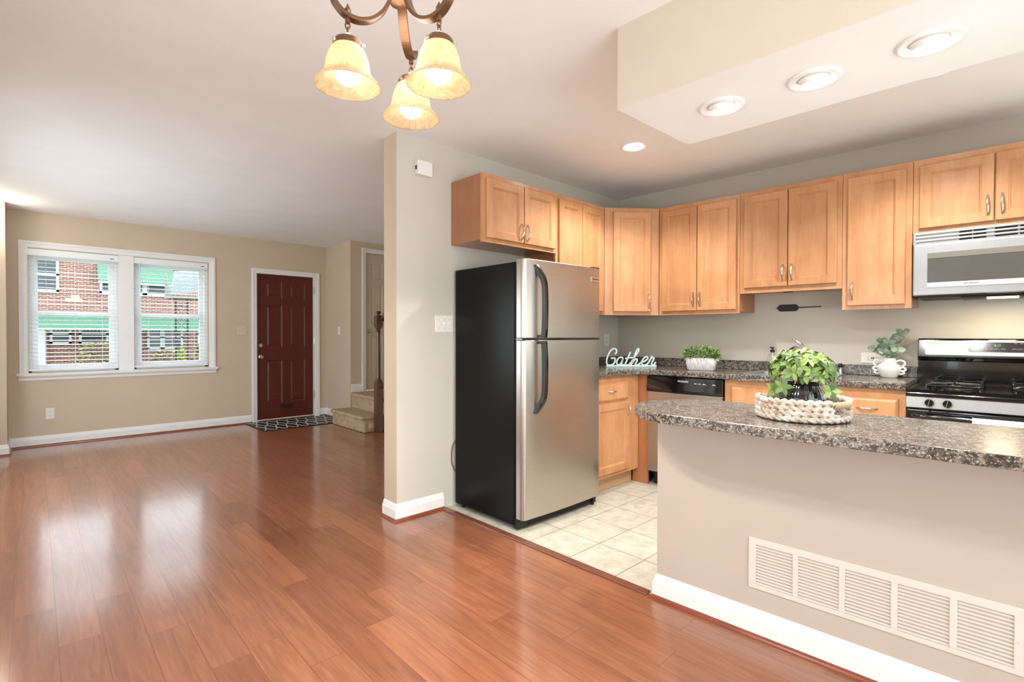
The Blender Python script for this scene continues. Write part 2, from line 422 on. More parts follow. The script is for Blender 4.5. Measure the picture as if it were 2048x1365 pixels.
# front wall with the twin window and the front door
YF = 7.53
WX = [(-0.055, 0.73), (0.865, 1.655)]; WZ0, WZ1 = .80, 2.145
b = MB()
for x0, x1, z0, z1 in ((-1.2, -.055, 0, ZC), (.73, .865, WZ0, WZ1), (1.655, 2.235, 0, ZC), (3.045, 4.7, 0, ZC), (-.055, 1.655, 0, WZ0), (-.055, 1.655, WZ1, ZC), (2.235, 3.045, 2.085, ZC)):
    b.box(x0, x1, YF, YF+.22, z0, z1)
struct(b.build('wall_front', M_wall, merge=1e-5), 'tan front wall with the twin window and the red door', 'wall')
b = MB(); b.box(-1.1, -.205, 7.16, 7.53, 0, ZC)
struct(b.build('wall_left_pier', M_wall), 'tan wall pier at the far left corner', 'wall')
b = MB()
for y0, y1, z0, z1 in ((-1.7, .4, 0, ZC), (2.0, 4.0, 0, ZC), (6.4, 7.2, 0, ZC), (.4, 2.0, 0, .55), (.4, 2.0, 1.8, ZC), (4.0, 6.4, 0, .55), (4.0, 6.4, 1.75, ZC)):  # unseen openings added so fill light reaches the living room
    b.box(-.72, -.60, y0, y1, z0, z1)
struct(b.build('wall_left', M_wall, merge=1e-5), 'tan left wall with openings added for fill light', 'wall')
b = MB()
for x0, x1, z0, z1 in ((-.72, -.4, 0, ZC), (2.2, 4.7, 0, ZC), (-.4, 2.2, 2.4, ZC), (-.4, 2.2, 0, .1)):  # opening added behind the camera to admit fill light
    b.box(x0, x1, -1.72, -1.60, z0, z1)
struct(b.build('wall_back', M_wall, merge=1e-5), 'tan back wall with an opening added for fill light behind the viewpoint', 'wall')
b = MB(); b.box(1.72, 4.5, 2.92, 3.08, 0, ZC)
struct(b.build('wall_partition', M_wallk), 'free standing end of the partition wall beside the fridge', 'wall')
b = MB(); b.box(1.716, 1.7201, 2.921, 3.079, 0, ZC)
struct(b.build('wall_partition_end', M_wall), 'tan painted end face of the partition wall', 'wall')
b = MB(Matrix.Translation(KC) @ Matrix.Rotation(RZK, 4, 'Z')); b.box(-.15, 3.6, 0, .12, 0, ZC)
struct(b.build('wall_kitchen', M_wallk), 'greige kitchen wall behind the sink and range', 'wall')
b = MB()
for x0, x1, z0, z1 in ((2.2, 2.9, 0, ZC), (4.2, 4.7, 0, ZC), (2.9, 4.2, 0, .95), (2.9, 4.2, 2.3, ZC)): b.box(x0, x1, -.75, -.60, z0, z1)  # unseen window hole added so fill light reaches the kitchen ceiling
struct(b.build('wall_right', M_wallk, merge=1e-5), 'greige end wall of the kitchen out of view', 'wall')
b = MB(); b.box(3.222, 3.33, 6.72, 7.53, 0, ZC)
struct(b.build('wall_stair', M_wall), 'tan return wall between red door and landing', 'wall')
b = MB()
for x0, x1, z0, z1 in ((3.33, 3.455, 0, ZC), (4.07, 4.7, 0, ZC), (3.455, 4.07, 2.40, ZC), (3.455, 4.07, 0, .405)): b.box(x0, x1, 6.72, 6.84, z0, z1)
struct(b.build('wall_landing', M_wall, merge=1e-5), 'shaded tan wall holding the landing door', 'wall')
b = MB(); b.box(4.1, 4.25, 3.08, 6.72, 0, ZC)
struct(b.build('wall_stairwell', M_wall), 'tan far wall of the stairs', 'wall')

# soffit over the peninsula
MP = Matrix.Translation(PC) @ Matrix.Rotation(RZK, 4, 'Z')
b = MB(); b.prism([(1.832, 1.287), (1.905, -.62), (2.47, -.62), (2.432, 1.277)], 2.19, ZC+.001); b.mi = 0
o = b.build('ceiling_soffit', [M_soffit, M_ceil])
for p in o.data.polygons:
    if p.normal.z < -.5: p.material_index = 1
struct(o, 'boxed soffit over the peninsula with three eyeball lights', 'soffit')

# half wall of the peninsula
b = MB(MP); b.box(.025, 1.86, 0, .11, 0, .878)
struct(b.build('wall_peninsula', M_pen), 'taupe half wall under the speckled bar top', 'half wall')

# baseboards with a moulded cap, and cherry shoe mouldings
def base_prof(): return [(0, 0), (-.016, 0), (-.016, .075), (-.012, .080), (-.011, .086), (-.004, .108), (0, .112)]
def baseboard(name, p0, p1, label, shoe=True, h=0, m0=0, m1=0):
    p0, p1 = Vector(p0), Vector(p1); d = (p1-p0); L = d.length; x = d.normalized(); y = Vector((-x.y, x.x, 0))
    M = Matrix(((x.x, y.x, 0, p0.x), (x.y, y.y, 0, p0.y), (0, 0, 1, h), (0, 0, 0, 1)))
    b = MB(M)
    rings = []
    for s, mm in ((0, m0), (L, m1)): rings.append([(s+(mm*a if s else -mm*a), a, z) for a, z in base_prof()])
    b.loft(rings, True, True, True); struct(b.build('baseboard_'+name, M_white), label, 'baseboard')
    if shoe:
        b = MB(M); pr = [(-.0155, .0), (-.032, .0)] + [(-.0155-.0165*math.cos(a), .017*math.sin(a)) for a in (R(25), R(50), R(75))] + [(-.0155, .018)]
        b.loft([[(s+(mm*a if s else -mm*a), a, z) for a, z in pr] for s, mm in ((0, m0), (L, m1))], True, True, True)
        struct(b.build('trim_shoe_'+name, M_shoe), 'cherry shoe moulding below the '+label, 'moulding')
baseboard('front', (-.205, YF, 0), (2.172, YF, 0), 'white baseboard under the twin window', m0=1)
baseboard('front_corner', (3.118, YF, 0), (3.222, YF, 0), 'short white baseboard right of the red door')
baseboard('pier', (-1.1, 7.16, 0), (-.205, 7.16, 0), 'white baseboard of the far left pier', m1=-1)
baseboard('pier_return', (-.205, 7.16, 0), (-.205, YF, 0), 'white baseboard on the side of the far left pier', m0=-1, m1=1)
baseboard('partition', (1.716, 2.92, 0), (2.085, 2.92, 0), 'white baseboard between partition corner and fridge', m0=-1)
baseboard('partition_end', (1.716, 3.08, 0), (1.716, 2.92, 0), 'white baseboard on the partition end', m1=-1)
baseboard('stair', (3.222, YF, 0), (3.222, 6.74, 0), 'white baseboard beside the carpeted steps')
baseboard('landing', (3.232, 6.72, 0), (3.392, 6.72, 0), 'white baseboard at the landing', shoe=False, h=.41)
baseboard('peninsula', P(.025, 0), P(1.86, 0), 'white baseboard under the return air grille', m0=-1)
baseboard('peninsula_end', P(.025, .11), P(.025, 0), 'white baseboard on the peninsula end', shoe=False, m1=-1)

# ------------------------------------------------------------------ twin window
def casing_prof(w): return [(0, 0), (0, -.018), (w*.3, -.020), (w*.55, -.014), (w*.85, -.012), (w, -.008), (w, 0)]
def frame_loft(b, x0, x1, z0, z1, w, bottom=True, y=0):
    # picture-frame casing: profile swept with mitred corners, outer edge at x0..x1
    pr = casing_prof(w)
    if bottom:
        cs = [(x0, z0, 1, 1), (x1, z0, -1, 1), (x1, z1, -1, -1), (x0, z1, 1, -1)]
        b.loft([[(cx+sx*a, y+d, cz+sz*a) for a, d in pr] for cx, cz, sx, sz in cs], True, loop=True)
    else:
        cs = [(x0, z0, 1, 0), (x0, z1, 1, -1), (x1, z1, -1, -1), (x1, z0, -1, 0)]
        b.loft([[(cx+sx*a, y+d, cz+sz*a) for a, d in pr] for cx, cz, sx, sz in cs], True, True, True)
b = MB()
frame_loft(b, -.118, 1.733, .79, 2.222, .07, False, YF)
b.box(.725, .870, YF-.012, YF+.03, .79, 2.15)
b.box(-.142, 1.757, YF-.05, YF+.06, .772, .795)                       # stool
b.prism([(YF, .772), (YF-.042, .772), (YF-.036, .758), (YF-.020, .745), (YF-.018, .722), (YF-.012, .714), (YF, .714)], -.125, 1.74, 'x')
struct(b.build('trim_window_casing', M_white), 'white moulded casing and sill of the twin window', 'window casing')
def window(n, x0, x1, gx0, gx1, label):
    w = thing('window_%d' % n, label, 'window', (0, 0, 0), 0, None, 'structure')
    yo = YF+.075
    b = MB()
    for a0, a1, c0, c1 in ((x0, x0+.035, WZ0, WZ1), (x1-.035, x1, WZ0, WZ1), (x0, x1, WZ1-.035, WZ1), (x0, x1, WZ0, WZ0+.03)): b.box(a0, a1, YF+.05, YF+.20, c0, c1)
    b.build('window_frame', M_vinyl, w, bevel=.002)
    def sash(nm, y, z0, z1, t0, t1):
        b = MB(); s0, s1 = x0+.035, x1-.035
        b.box(s0, gx0, y, y+.035, z0, z1); b.box(gx1, s1, y, y+.035, z0, z1); b.box(gx0, gx1, y, y+.035, z0, z0+t0); b.box(gx0, gx1, y, y+.035, z1-t1, z1)
        s = b.build(nm, M_vinyl, w, bevel=.002)
        b = MB(); b.box(gx0-.003, gx1+.003, y+.015, y+.019, z0+t0-.003, z1-t1+.003); b.build('pane', M_glass, s)
    sash('upper_sash', YF+.125, 1.44, WZ1-.035, .04, .07)
    sash('lower_sash', YF+.085, WZ0+.03, 1.475, .055, .045)
    return w
window(1, WX[0][0], WX[0][1], .032, .645, 'left double hung window of the twin pair')
window(2, WX[1][0], WX[1][1], .955, 1.572, 'right double hung window nearer the red door')

def blind(x0, x1, label):
    t = thing('window_blind', label, 'blind', ((x0+x1)/2, YF+.035, WZ0), 0, 'white slatted blinds in the twin window')
    w = (x1-x0)/2-.006; H = WZ1-WZ0
    b = MB(); b.box(-w, w, -.036, .02, H-.062, H-.002); b.box(-w, w, -.040, -.036, H-.075, H-.004); b.build('headrail', M_vinyl, t, bevel=.003)
    b = MB(); z = H-.105
    while z > .07:
        pr = [(-.024, -.004), (-.012, .000), (0, .0015), (.012, .001), (.024, -.002)]
        up = [(y, zz+.0028) for y, zz in pr][::-1]
        b.loft([[(x, y-.008, z+zz) for y, zz in pr+up] for x in (-w+.004, w-.004)], True, True, True)
        z -= .0445
    b.build('slats', M_vinyl, t, smooth=True)
    b = MB(); b.box(-w+.002, w-.002, -.034, .016, .018, .042); b.build('bottom_rail', M_vinyl, t, bevel=.004)
    for xx in (-w*.62, 0, w*.62):
        b = MB()
        for yy in (-.034, .014): b.cyl((xx, yy, .03), (xx, yy, H-.06), .0011, seg=6)
        b.build('ladder_cord', M_white, t)
    b = MB(); b.cyl((-w*.86, -.045, H-.5), (-w*.86, -.042, H-.07), .004, seg=8); b.build('tilt_wand', M_vinyl, t)
    b = MB(); b.box(w*.80, w*.90, -.0405, -.0395, H-.052, H-.044); b.build('cord_lock', M_matte, t)
blind(WX[0][0], WX[0][1], 'white slatted blind in the left half of the twin window')
blind(WX[1][0], WX[1][1], 'white slatted blind in the right half of the twin window')

# ------------------------------------------------------------------ panelled doors
def panel_slab(b, x0, x1, z0, z1, y0, y1, panels, rec=.008, fw=.012, rise=True):
    """slab whose front (y0 side, facing -y) carries recessed, raised-field panels"""
    xs = sorted({x0, x1, *[p[0] for p in panels], *[p[1] for p in panels]}); zs = sorted({z0, z1, *[p[2] for p in panels], *[p[3] for p in panels]})
    def ispan(a0, a1, c0, c1): return any(abs(p[0]-a0) < 1e-6 and abs(p[1]-a1) < 1e-6 and p[2] <= c0+1e-6 and p[3] >= c1-1e-6 for p in panels)
    for i in range(len(xs)-1):
        for j in range(len(zs)-1):
            a0, a1, c0, c1 = xs[i], xs[i+1], zs[j], zs[j+1]
            if ispan(a0, a1, c0, c1): continue
            b.f([b.v((a0, y0, c0)), b.v((a1, y0, c0)), b.v((a1, y0, c1)), b.v((a0, y0, c1))])
    for p in panels:
        def ring(i, y): return [(p[0]+i, y, p[2]+i), (p[1]-i, y, p[2]+i), (p[1]-i, y, p[3]-i), (p[0]+i, y, p[3]-i)]
        rr = [ring(0, y0), ring(fw*.3, y0+rec*.4), ring(fw, y0+rec)]
        if rise: rr += [ring(fw+.014, y0+rec), ring(fw+.032, y0+rec*.25)]
        b.loft(rr, True, False, True)
    q = [(x0, z0), (x1, z0), (x1, z1), (x0, z1)]
    b.loft([[(x, y0, z) for x, z in q], [(x, y1, z) for x, z in q]], True, False, True)
def six(w, h, z0=0):
    st, m = .115*w/.78+.0, .10
    xs = [(.115, w/2-.045), (w/2+.045, w-.115)]
    zr = [(.248-.022, .856-.022), (1.033-.022, 1.634-.022), (1.726-.022, 1.966-.022)]
    k = h/2.043
    return [(a, c, z0+p*k, z0+q*k) for a, c in xs for p, q in zr]
d1 = thing('door_1', 'closed dark red six panel front door in white casing', 'door', (2.245, YF, .022), 0, None, 'structure')
b = MB(); panel_slab(b, 0, .785, 0, 2.045, .030, .070, six(.785, 2.045), .006, .016); b.build('door_leaf', M_door, d1, merge=1e-5)
b = MB(); frame_loft(b, -.070, .870, -.022, 2.112, .068, False); b.box(-.012, .0, 0.0, .12, -.022, 2.06); b.box(.787, .80, 0.0, .12, -.022, 2.06); b.box(-.012, .80, 0, .12, 2.048, 2.062)
b.build('door_casing', M_white, d1)
b = MB(); b.box(0, .787, .0, .12, -.022, -.006); b.build('threshold', M_nickel, d1)
def knob(parent, x, y, z, m, name='door_knob', r=.027):
    b = MB(); rot = Matrix.Rotation(R(90), 3, 'X')
    b.lathe([(.031, 0), (.031, .005), (.012, .009), (.011, .030), (r*.8, .036), (r, .048), (r*.82, .060), (.001, .063)], (x, y, z), 20, True, True, rot); b.build(name, m, parent, smooth=True)
knob(d1, .058, .030, .885, M_nickel)
b = MB(); rot = Matrix.Rotation(R(90), 3, 'X'); b.lathe([(.029, 0), (.029, .006), (.022, .012), (.001, .013)], (.056, .030, 1.042), 20, True, True, rot); b.box(.053, .059, .006, .02, 1.03, 1.054); b.build('deadbolt', M_nickel, d1, smooth=True)
for z in (.25, 1.05, 1.80):
    b = MB(); b.cyl((.792, -.006, z), (.792, -.006, z+.1), .008, seg=10); b.box(.783, .80, -.002, .003, z, z+.1); b.build('hinge', M_nickel, d1)
b = MB(); b.box(.285, .505, .018, .030, .125, .215); b.build('mail_slot_plate', M_door, d1, bevel=.003)
b = MB(); b.box(.315, .475, .012, .019, .15, .195); b.cyl((.335, .010, .172), (.455, .010, .172), .005, seg=8); b.build('mail_slot_flap', M_matte, d1, bevel=.002)

d2 = thing('door_2', 'closed beige six panel door at the stair landing', 'door', (3.46, 6.72, .412), 0, None, 'structure')
b = MB(); panel_slab(b, 0, .605, 0.012, 1.975, .022, .06, [(a*.61/.785, c*.61/.785, z0*.966+.012, z1*.966+.012) for a, c, z0, z1 in six(.785, 2.0)]); b.build('door_leaf', M_closet, d2, merge=1e-5)
b = MB(); frame_loft(b, -.068, .675, 0, 2.04, .064, False); b.box(-.006, .0, 0, .1, 0, 1.98); b.box(.606, .612, 0, .1, 0, 1.98); b.box(0, .607, 0, .1, 1.978, 1.985); b.build('door_casing', M_white, d2)
knob(d2, .062, .022, .855, M_nickel)

# ------------------------------------------------------------------ wall plates
def plate(name, label, cat, loc, rz, w, h, mat, kind, n=1, horiz=False, parent_kw=None):
    t = thing(name, label, cat, loc, rz)
    b = MB(); b.box(-w/2, w/2, -.006, 0, -h/2, h/2); b.build('plate', mat, t, bevel=.003)
    for i in range(n):
        x = (i-(n-1)/2)*.046
        if kind == 'toggle':
            b = MB(); b.box(x-.005, x+.005, -.016, -.005, -.004, .012); b.build('toggle', mat, t, bevel=.002)
            for zz in (-.03, .03):
                b = MB(); b.cyl((x, -.0075, zz), (x, -.0055, zz), .0035, seg=8); b.build('screw', M_nickel, t)
        if kind == 'rocker':
            b = MB(); b.box(x-.016, x+.016, -.010, -.005, -.034, .034); b.build('rocker', mat, t, bevel=.002)
        if kind == 'outlet':
            for zz in (-.02, .02):
                c = (zz, 0) if horiz else (x, zz)
                b = MB(); b.lathe([(.0165, 0), (.0165, .003), (.0001, .003)], (c[0], -.006, c[1]), 20, True, False, Matrix.Rotation(R(90), 3, 'X')); so = b.build('socket', mat, t)
                b = MB()
                for q in ((-.006, .004), (.006, .004)):
                    if horiz: b.box(c[0]-.005, c[0]+.003, -.0097, -.0088, c[1]+q[0]-.0012, c[1]+q[0]+.0012)
                    else: b.box(c[0]+q[0]-.0012, c[0]+q[0]+.0012, -.0097, -.0088, c[1]-.002, c[1]+.007)
                b.cyl((c[0]+(.008 if horiz else 0), -.0096, c[1]+(0 if horiz else -.008)), (c[0]+(.008 if horiz else 0), -.0088, c[1]+(0 if horiz else -.008)), .0025, seg=8); b.build('slots', M_matte, so)
    return t
plate('wall_outlet', 'white outlet low on the wall under the twin window', 'outlet', (.122, YF, .347), 0, .072, .122, M_plastic, 'outlet')
plate('light_switch', 'ivory double switch left of the red door', 'light switch', (2.052, YF, 1.272), 0, .118, .120, M_ivory, 'toggle', 2)
plate('light_switch', 'white single switch on the wall right of the red door', 'light switch', (3.222, 7.08, 1.275), -PI/2, .075, .118, M_plastic, 'rocker')
plate('light_switch', 'wide white triple switch beside the fridge', 'light switch', (2.093, 2.92, 1.296), 0, .150, .118, M_plastic, 'toggle', 3)
o = plate('wall_outlet', 'white outlet plate behind the word sign', 'outlet', (3.99, 2.92, 1.17), 0, .075, .118, M_plastic, 'outlet')
t = thing('wall_outlet', 'white horizontal outlet plate above the backsplash beside the vase', 'outlet', K(2.068, 0, 1.062), RZK)
b = MB(); b.box(-.070, .070, -.007, 0, -.036, .036); b.build('plate', M_plastic, t, bevel=.003)
b = MB(); b.box(-.036, .036, -.011, -.006, -.016, .016); so = b.build('socket', M_plastic, t, bevel=.002)
b = MB()
for x in (-.026, .026):
    b = MB()
    for z in (-.006, .006): b.box(x-.004, x+.004, -.0118, -.0108, z-.001, z+.001)
    b.build('slots', M_matte, so)
b = MB(); b.box(-.008, -.002, -.013, -.010, -.006, .006); b.build('reset_button', plain('dark_red_button', (110, 40, 40), .4, var=0), so)
b = MB(); b.box(.002, .008, -.013, -.010, -.006, .006); b.build('test_button', M_matte, so)
t = thing('door_chime', 'small white box high on the partition wall', 'wall box', (1.912, 2.92, 2.335), 0)
b = MB(); b.box(-.058, .058, -.040, 0, -.048, .048); b.build('cover', M_plastic, t, bevel=.004)
b = MB(); b.box(-.060, -.0585, -.03, -.012, -.016, .01); b.build('side_slot', M_matte, t)

# wall lamp at the extreme left of the picture
t = thing('wall_lamp', 'lit globe lamp high on the far left pier', 'lamp', (-.335, 7.16, 2.40))
b = MB(); b.lathe([(.045, 0), (.045, .012), (.015, .02), (.015, .06)], (0, 0, 0), 18, True, True, Matrix.Rotation(R(90), 3, 'X')); b.build('base', M_nickel, t, smooth=True)
b = MB(); b.sphere((0, -.09, 0), .05); b.build('globe', M_bulb, t, smooth='all')
l = bpy.data.lights.new('wall_lamp_light', 'POINT'); l.energy = 7; l.color = (1, .95, .86); l.shadow_soft_size = .05
lo = bpy.data.objects.new('wall_lamp_light', l); COL.objects.link(lo); lo.parent = t; lo.location = (0, -.16, -.06)

# ------------------------------------------------------------------ doormat
t = thing('doormat', 'black doormat with a white lattice pattern at the red door', 'mat', (2.60, 7.12, 0), 0)
b = MB(); b.box(-.52, .58, -.37, .36, 0, .009); b.build('mat_base', M_matte, t, bevel=.003)
b = MB(); n = 4
def mp(x, y): b_ = (x, y, .0095); return b_
pw, ph = .265, .36
for j in range(2):
    y0 = -.365+j*ph
    for i in range(4):
        x0 = -.5+i*pw
        pts = []
        for k in range(9):
            u = k/8; s = .5*(1-math.cos(2*PI*u)); pts.append((x0+u*pw, y0+ph*(.5+.94*(s-.5)), .0098))
        b.tube(smoothpath(pts, 2), .1, flat=(.0008, .0075), up=(0, 0, 1))
        pts2 = [(x, 2*y0+ph-y+0, z) for x, y, z in pts]
        b.tube(smoothpath(pts2, 2), .1, flat=(.0008, .0075), up=(0, 0, 1))
b.build('lattice_pattern', plain('cream_yarn', (214, 210, 200), .9), t)

# ------------------------------------------------------------------ carpeted stairs, newel and rail
t = thing('staircase', 'beige carpeted stairs turning at a landing behind the partition', 'stairs', (3.0, 6.2, 0))
def step(b, x0, x1, y0, y1, z0, z1, nose):
    nx, ny = nose
    b.box(x0, x1, y0, y1, z0, z1-.035)
    bx0, by0 = x0-nx, y0-ny
    b.box(bx0, x1, by0, y1, z1-.045, z1)
OX, OY = 3.0, 6.2
b = MB(T(-OX, -OY, 0)); step(b, 2.955, 3.26, 5.80, 6.715, 0, .205, (.03, .015)); b.build('bottom_step', M_carpet, t, bevel=.018, seg=3)
b = MB(T(-OX, -OY, 0)); step(b, 3.225, 4.09, 5.80, 6.70, .0, .41, (.03, 0)); b.build('landing', M_carpet, t, bevel=.018, seg=3)
for k in range(3):
    b = MB(T(-OX, -OY, 0)); y1 = 5.80-.25*k
    b.box(3.235, 4.08, y1-.25, y1, .36+.18*k, .41+.175*(k+1)-.03); b.box(3.165, 4.08, y1-.25, y1+.02, .41+.175*(k+1)-.05, .41+.175*(k+1)); b.build('step', M_carpet, t, bevel=.015, seg=3)
b = MB(T(-OX, -OY, 0)); b.prism([(5.745, 0), (5.745, .535), (5.05, 1.03), (5.05, 0)], 3.20, 3.233, 'x'); b.build('stringer', M_white, t)
b = MB(T(-OX, -OY, 0)); b.tube(smoothpath([(3.196, 5.70, .33), (3.196, 5.66, .40), (3.196, 5.61, .39), (3.196, 5.60, .33), (3.196, 5.65, .30)], 5), .006, 6); b.tube(smoothpath([(3.196, 5.72, .16), (3.196, 5.66, .22), (3.196, 5.60, .25)], 4), .006, 6); b.build('scroll_bracket', M_white, t, smooth=True)
t = thing('stair_railing', 'dark wooden newel post with handrail at the carpeted steps', 'railing', (3.118, 5.737, 0))
b = MB(); b.box(-.040, .040, -.040, .040, 0, .62)
b.loft([[(s*x, s*y, z) for x, y in ((-1,-1),(1,-1),(1,1),(-1,1))] for s, z in ((.040, .62), (.028, .66))], True, False, True)
b.lathe([(.026, .65), (.030, .67), (.026, .69), (.023, 1.0), (.021, 1.20), (.022, 1.255), (.030, 1.265), (.022, 1.28), (.028, 1.30)], (0, 0, 0), 16)
b.loft([[(s*x, s*y, z) for x, y in ((-1,-1),(1,-1),(1,1),(-1,1))] for s, z in ((.024, 1.295), (.040, 1.33), (.040, 1.445), (.026, 1.462))], True, True, True)
b.lathe([(.018, 1.455), (.014, 1.475), (.032, 1.490), (.034, 1.502), (.024, 1.512), (.001, 1.516)], (0, 0, 0), 16, True, True)
b.build('newel_post', M_newel, t, smooth=True)
b = MB(); b.loft([[(x, y, 1.36+z-y*.72) for x, z in ((.004, 0), (.076, 0), (.080, .03), (.064, .055), (.014, .055), (0, .03))] for y in (-.035, -1.0)], True, True, True); b.build('handrail', M_newel, t, smooth=True)
for k in range(4):
    y = -.09-.115*k
    b = MB(); b.box(.049, .077, y-.014, y+.014, .60+max(0, (k-1))*.085, 1.365-y*.72); b.build('baluster', M_white, t, bevel=.003)
plate('wall_outlet', 'small ivory outlet on the end of the bottom carpeted step', 'outlet', (3.075, 5.797, .085), 0, .115, .06, M_ivory, 'outlet', horiz=True)

# ------------------------------------------------------------------ chandelier
CH = Vector((.674, 1.129, 0))
t = thing('chandelier', 'bronze three arm chandelier with lit bell shades', 'chandelier', (CH.x, CH.y, 1.82))
z0 = -1.82
b = MB(); b.lathe([(.058, ZC+z0-.001), (.058, ZC+z0-.012), (.040, ZC+z0-.03), (.010, ZC+z0-.04)], (0, 0, 0), 24, True, True); b.build('canopy', M_bronze, t, smooth=True)
b = MB(); b.cyl((0, 0, 2.16+z0), (0, 0, 2.51+z0), .007); b.build('stem', M_bronze, t, smooth=True)
b = MB(); b.lathe([(.010, 2.19), (.026, 2.17), (.026, 2.075), (.0245, 2.074), (.0245, 2.069), (.026, 2.068), (.024, 2.050), (.001, 2.046)], (0, 0, z0), 24, True, True); b.build('hub', M_bronze, t, smooth=True)
for ang in (163.3, -74.4, 45.2):
    Ma = Matrix.Rotation(R(ang), 4, 'Z') @ T(0, 0, z0)
    # strap arm: down and out from the hub, low point near the shade, tip curling up
    cp = [(.020, 0, 2.080), (.026, 0, 2.052), (.042, 0, 2.018), (.070, 0, 1.991), (.103, 0, 1.981), (.133, 0, 1.988), (.153, 0, 2.006), (.161, 0, 2.020)]
    b = MB(Ma); b.tube(smoothpath(cp, 5), .1, flat=(.0115, .0045), up=(0, 1, 0)); arm = b.build('arm', M_bronze, t, bevel=.001)
    rs = .126
    b = MB(Ma); b.lathe([(.0035, 1.986), (.0075, 1.993), (.0085, 1.999), (.005, 2.005), (.002, 2.011), (.0005, 2.015)], (rs, 0, 0), 12, True, True); b.build('finial', M_bronze, arm, smooth=True)
    b = MB(Ma)
    b.cyl((rs, 0, 1.982), (rs, 0, 1.968), .006, seg=10)
    b.tube([(rs+.0055*math.cos(a), 0, 1.9615+.0085*math.sin(a)) for a in [2*PI*k/12 for k in range(12)]], .0018, 6, loop=True)
    b.tube([(rs, .0055*math.cos(a), 1.9500+.0085*math.sin(a)) for a in [2*PI*k/12 for k in range(12)]], .0018, 6, loop=True)
    b.build('hanging_link', M_bronze, arm, smooth=True)
    prof = [(.0290, 1.915), (.0345, 1.910), (.0405, 1.901), (.0455, 1.889), (.0495, 1.876), (.052, 1.860), (.0545, 1.848), (.060, 1.838), (.068, 1.829), (.0745, 1.822), (.0765, 1.818)]
    inner = [(r-.0022, z-.0006) for r, z in prof[::-1]]
    b = MB(Ma); b.lathe(prof+[(.0765, 1.816)]+inner, (rs, 0, 0), 40); sh = b.build('bell_shade', M_shade, t, smooth='all')
    b = MB(Ma); b.lathe([(.005, 1.944), (.007, 1.942), (.016, 1.928), (.0170, 1.927)], (rs, 0, 0), 20, True, False); b.build('socket_cone', M_plastic, sh, smooth=True)
    b = MB(Ma); b.lathe([(.0165, 1.929), (.030, 1.926), (.0345, 1.920), (.0355, 1.908), (.034, 1.908)], (rs, 0, 0), 24, True); b.build('fitter', M_bronze, sh, smooth=True)
    for k in range(3):
        b = MB(Ma); a = 2*PI*k/3+.5; b.cyl((rs+.033*math.cos(a), .033*math.sin(a), 1.913), (rs+.042*math.cos(a), .042*math.sin(a), 1.913), .0035, seg=10); b.build('thumb_screw', M_chrome, sh, smooth=True)
    b = MB(Ma); b.lathe([(.010, 1.915), (.013, 1.895), (.024, 1.872), (.0295, 1.855), (.030, 1.846), (.0265, 1.832), (.016, 1.823), (.001, 1.820)], (rs, 0, 0), 20, True, True); b.build('bulb', M_bulb, sh, smooth='all')
    l = bpy.data.lights.new('chandelier_light', 'SPOT'); l.spot_size = R(172); l.spot_blend = .25; l.energy = 25; l.color = (1, .95, .87); l.shadow_soft_size = .028
    lo = bpy.data.objects.new('chandelier_light', l); COL.objects.link(lo); lo.parent = t
    lo.location = Ma @ Vector((rs, 0, 1.808))
l = bpy.data.lights.new('added_ceiling_fill', 'POINT'); l.energy = 2.2; l.color = (1, .96, .9); l.shadow_soft_size = .12  # extra point light added between the arms to brighten the ceiling
lo = bpy.data.objects.new('added_ceiling_fill', l); COL.objects.link(lo); lo.parent = t; lo.location = (0, 0, 1.97+z0)

# ------------------------------------------------------------------ recessed lights
def downlight(x, y, z, label, group, tilt, energy, eyeball=True, aim=(0, 0)):
    t = thing('recessed_light', label, 'ceiling light', (x, y, z), 0, group)
    b = MB(); b.lathe([(.088, 0), (.090, -.004), (.084, -.008), (.060, -.006), (.055, -.001), (.055, .0)], (0, 0, 0), 36); b.build('trim_ring', M_white, t, smooth=True)
    if eyeball:
        rot = Matrix.Rotation(R(aim[0]), 3, 'X') @ Matrix.Rotation(R(aim[1]), 3, 'Y')
        b = MB(); pr = [(.053*math.cos(a), -.053*math.sin(a)*.42) for a in [R(q) for q in (-35, -15, 0, 15, 30, 42)]]
        b.lathe(pr+[(.0405, -.018), (.039, -.010)], (0, 0, 0), 30, False, False, rot); b.build('eyeball', M_white, t, smooth=True)
        b = MB(); b.lathe([(.0405, -.012), (.040, -.019), (.030, -.025), (.001, -.028)], (0, 0, 0), 26, False, True, rot); b.build('lamp', M_led, t, smooth='all')
    else:
        b = MB(); b.lathe([(.060, -.005), (.050, -.012), (.03, -.017), (.001, -.018)], (0, 0, 0), 26, False, True); b.build('lamp', M_led, t, smooth='all')
    l = bpy.data.lights.new('downlight', 'SPOT'); l.energy = energy; l.spot_size = R(138); l.spot_blend = .6; l.shadow_soft_size = .032; l.color = (1, .98, .95)
    o = bpy.data.objects.new('downlight', l); COL.objects.link(o); o.parent = t; o.location = (0, 0, -.055); o.rotation_euler = (R(aim[0])*.4, R(aim[1])*.4, 0)
G = 'eyeball lights in the soffit'
for (x, y), lab in zip(((2.122, .965), (2.149, .623), (2.154, .285)), ('leftmost eyeball light in the soffit, nearest its free corner', 'middle eyeball light of the three in the soffit', 'rightmost and largest looking eyeball light in the soffit')):
    downlight(x, y, 2.19, lab, G, 0, 34, True, (0, -14))
downlight(3.062, 2.012, ZC, 'round kitchen ceiling light left of the soffit', None, 0, 62, False)
downlight(3.25, .40, ZC, 'kitchen ceiling light half hidden behind the soffit edge', None, 0, 62, False)

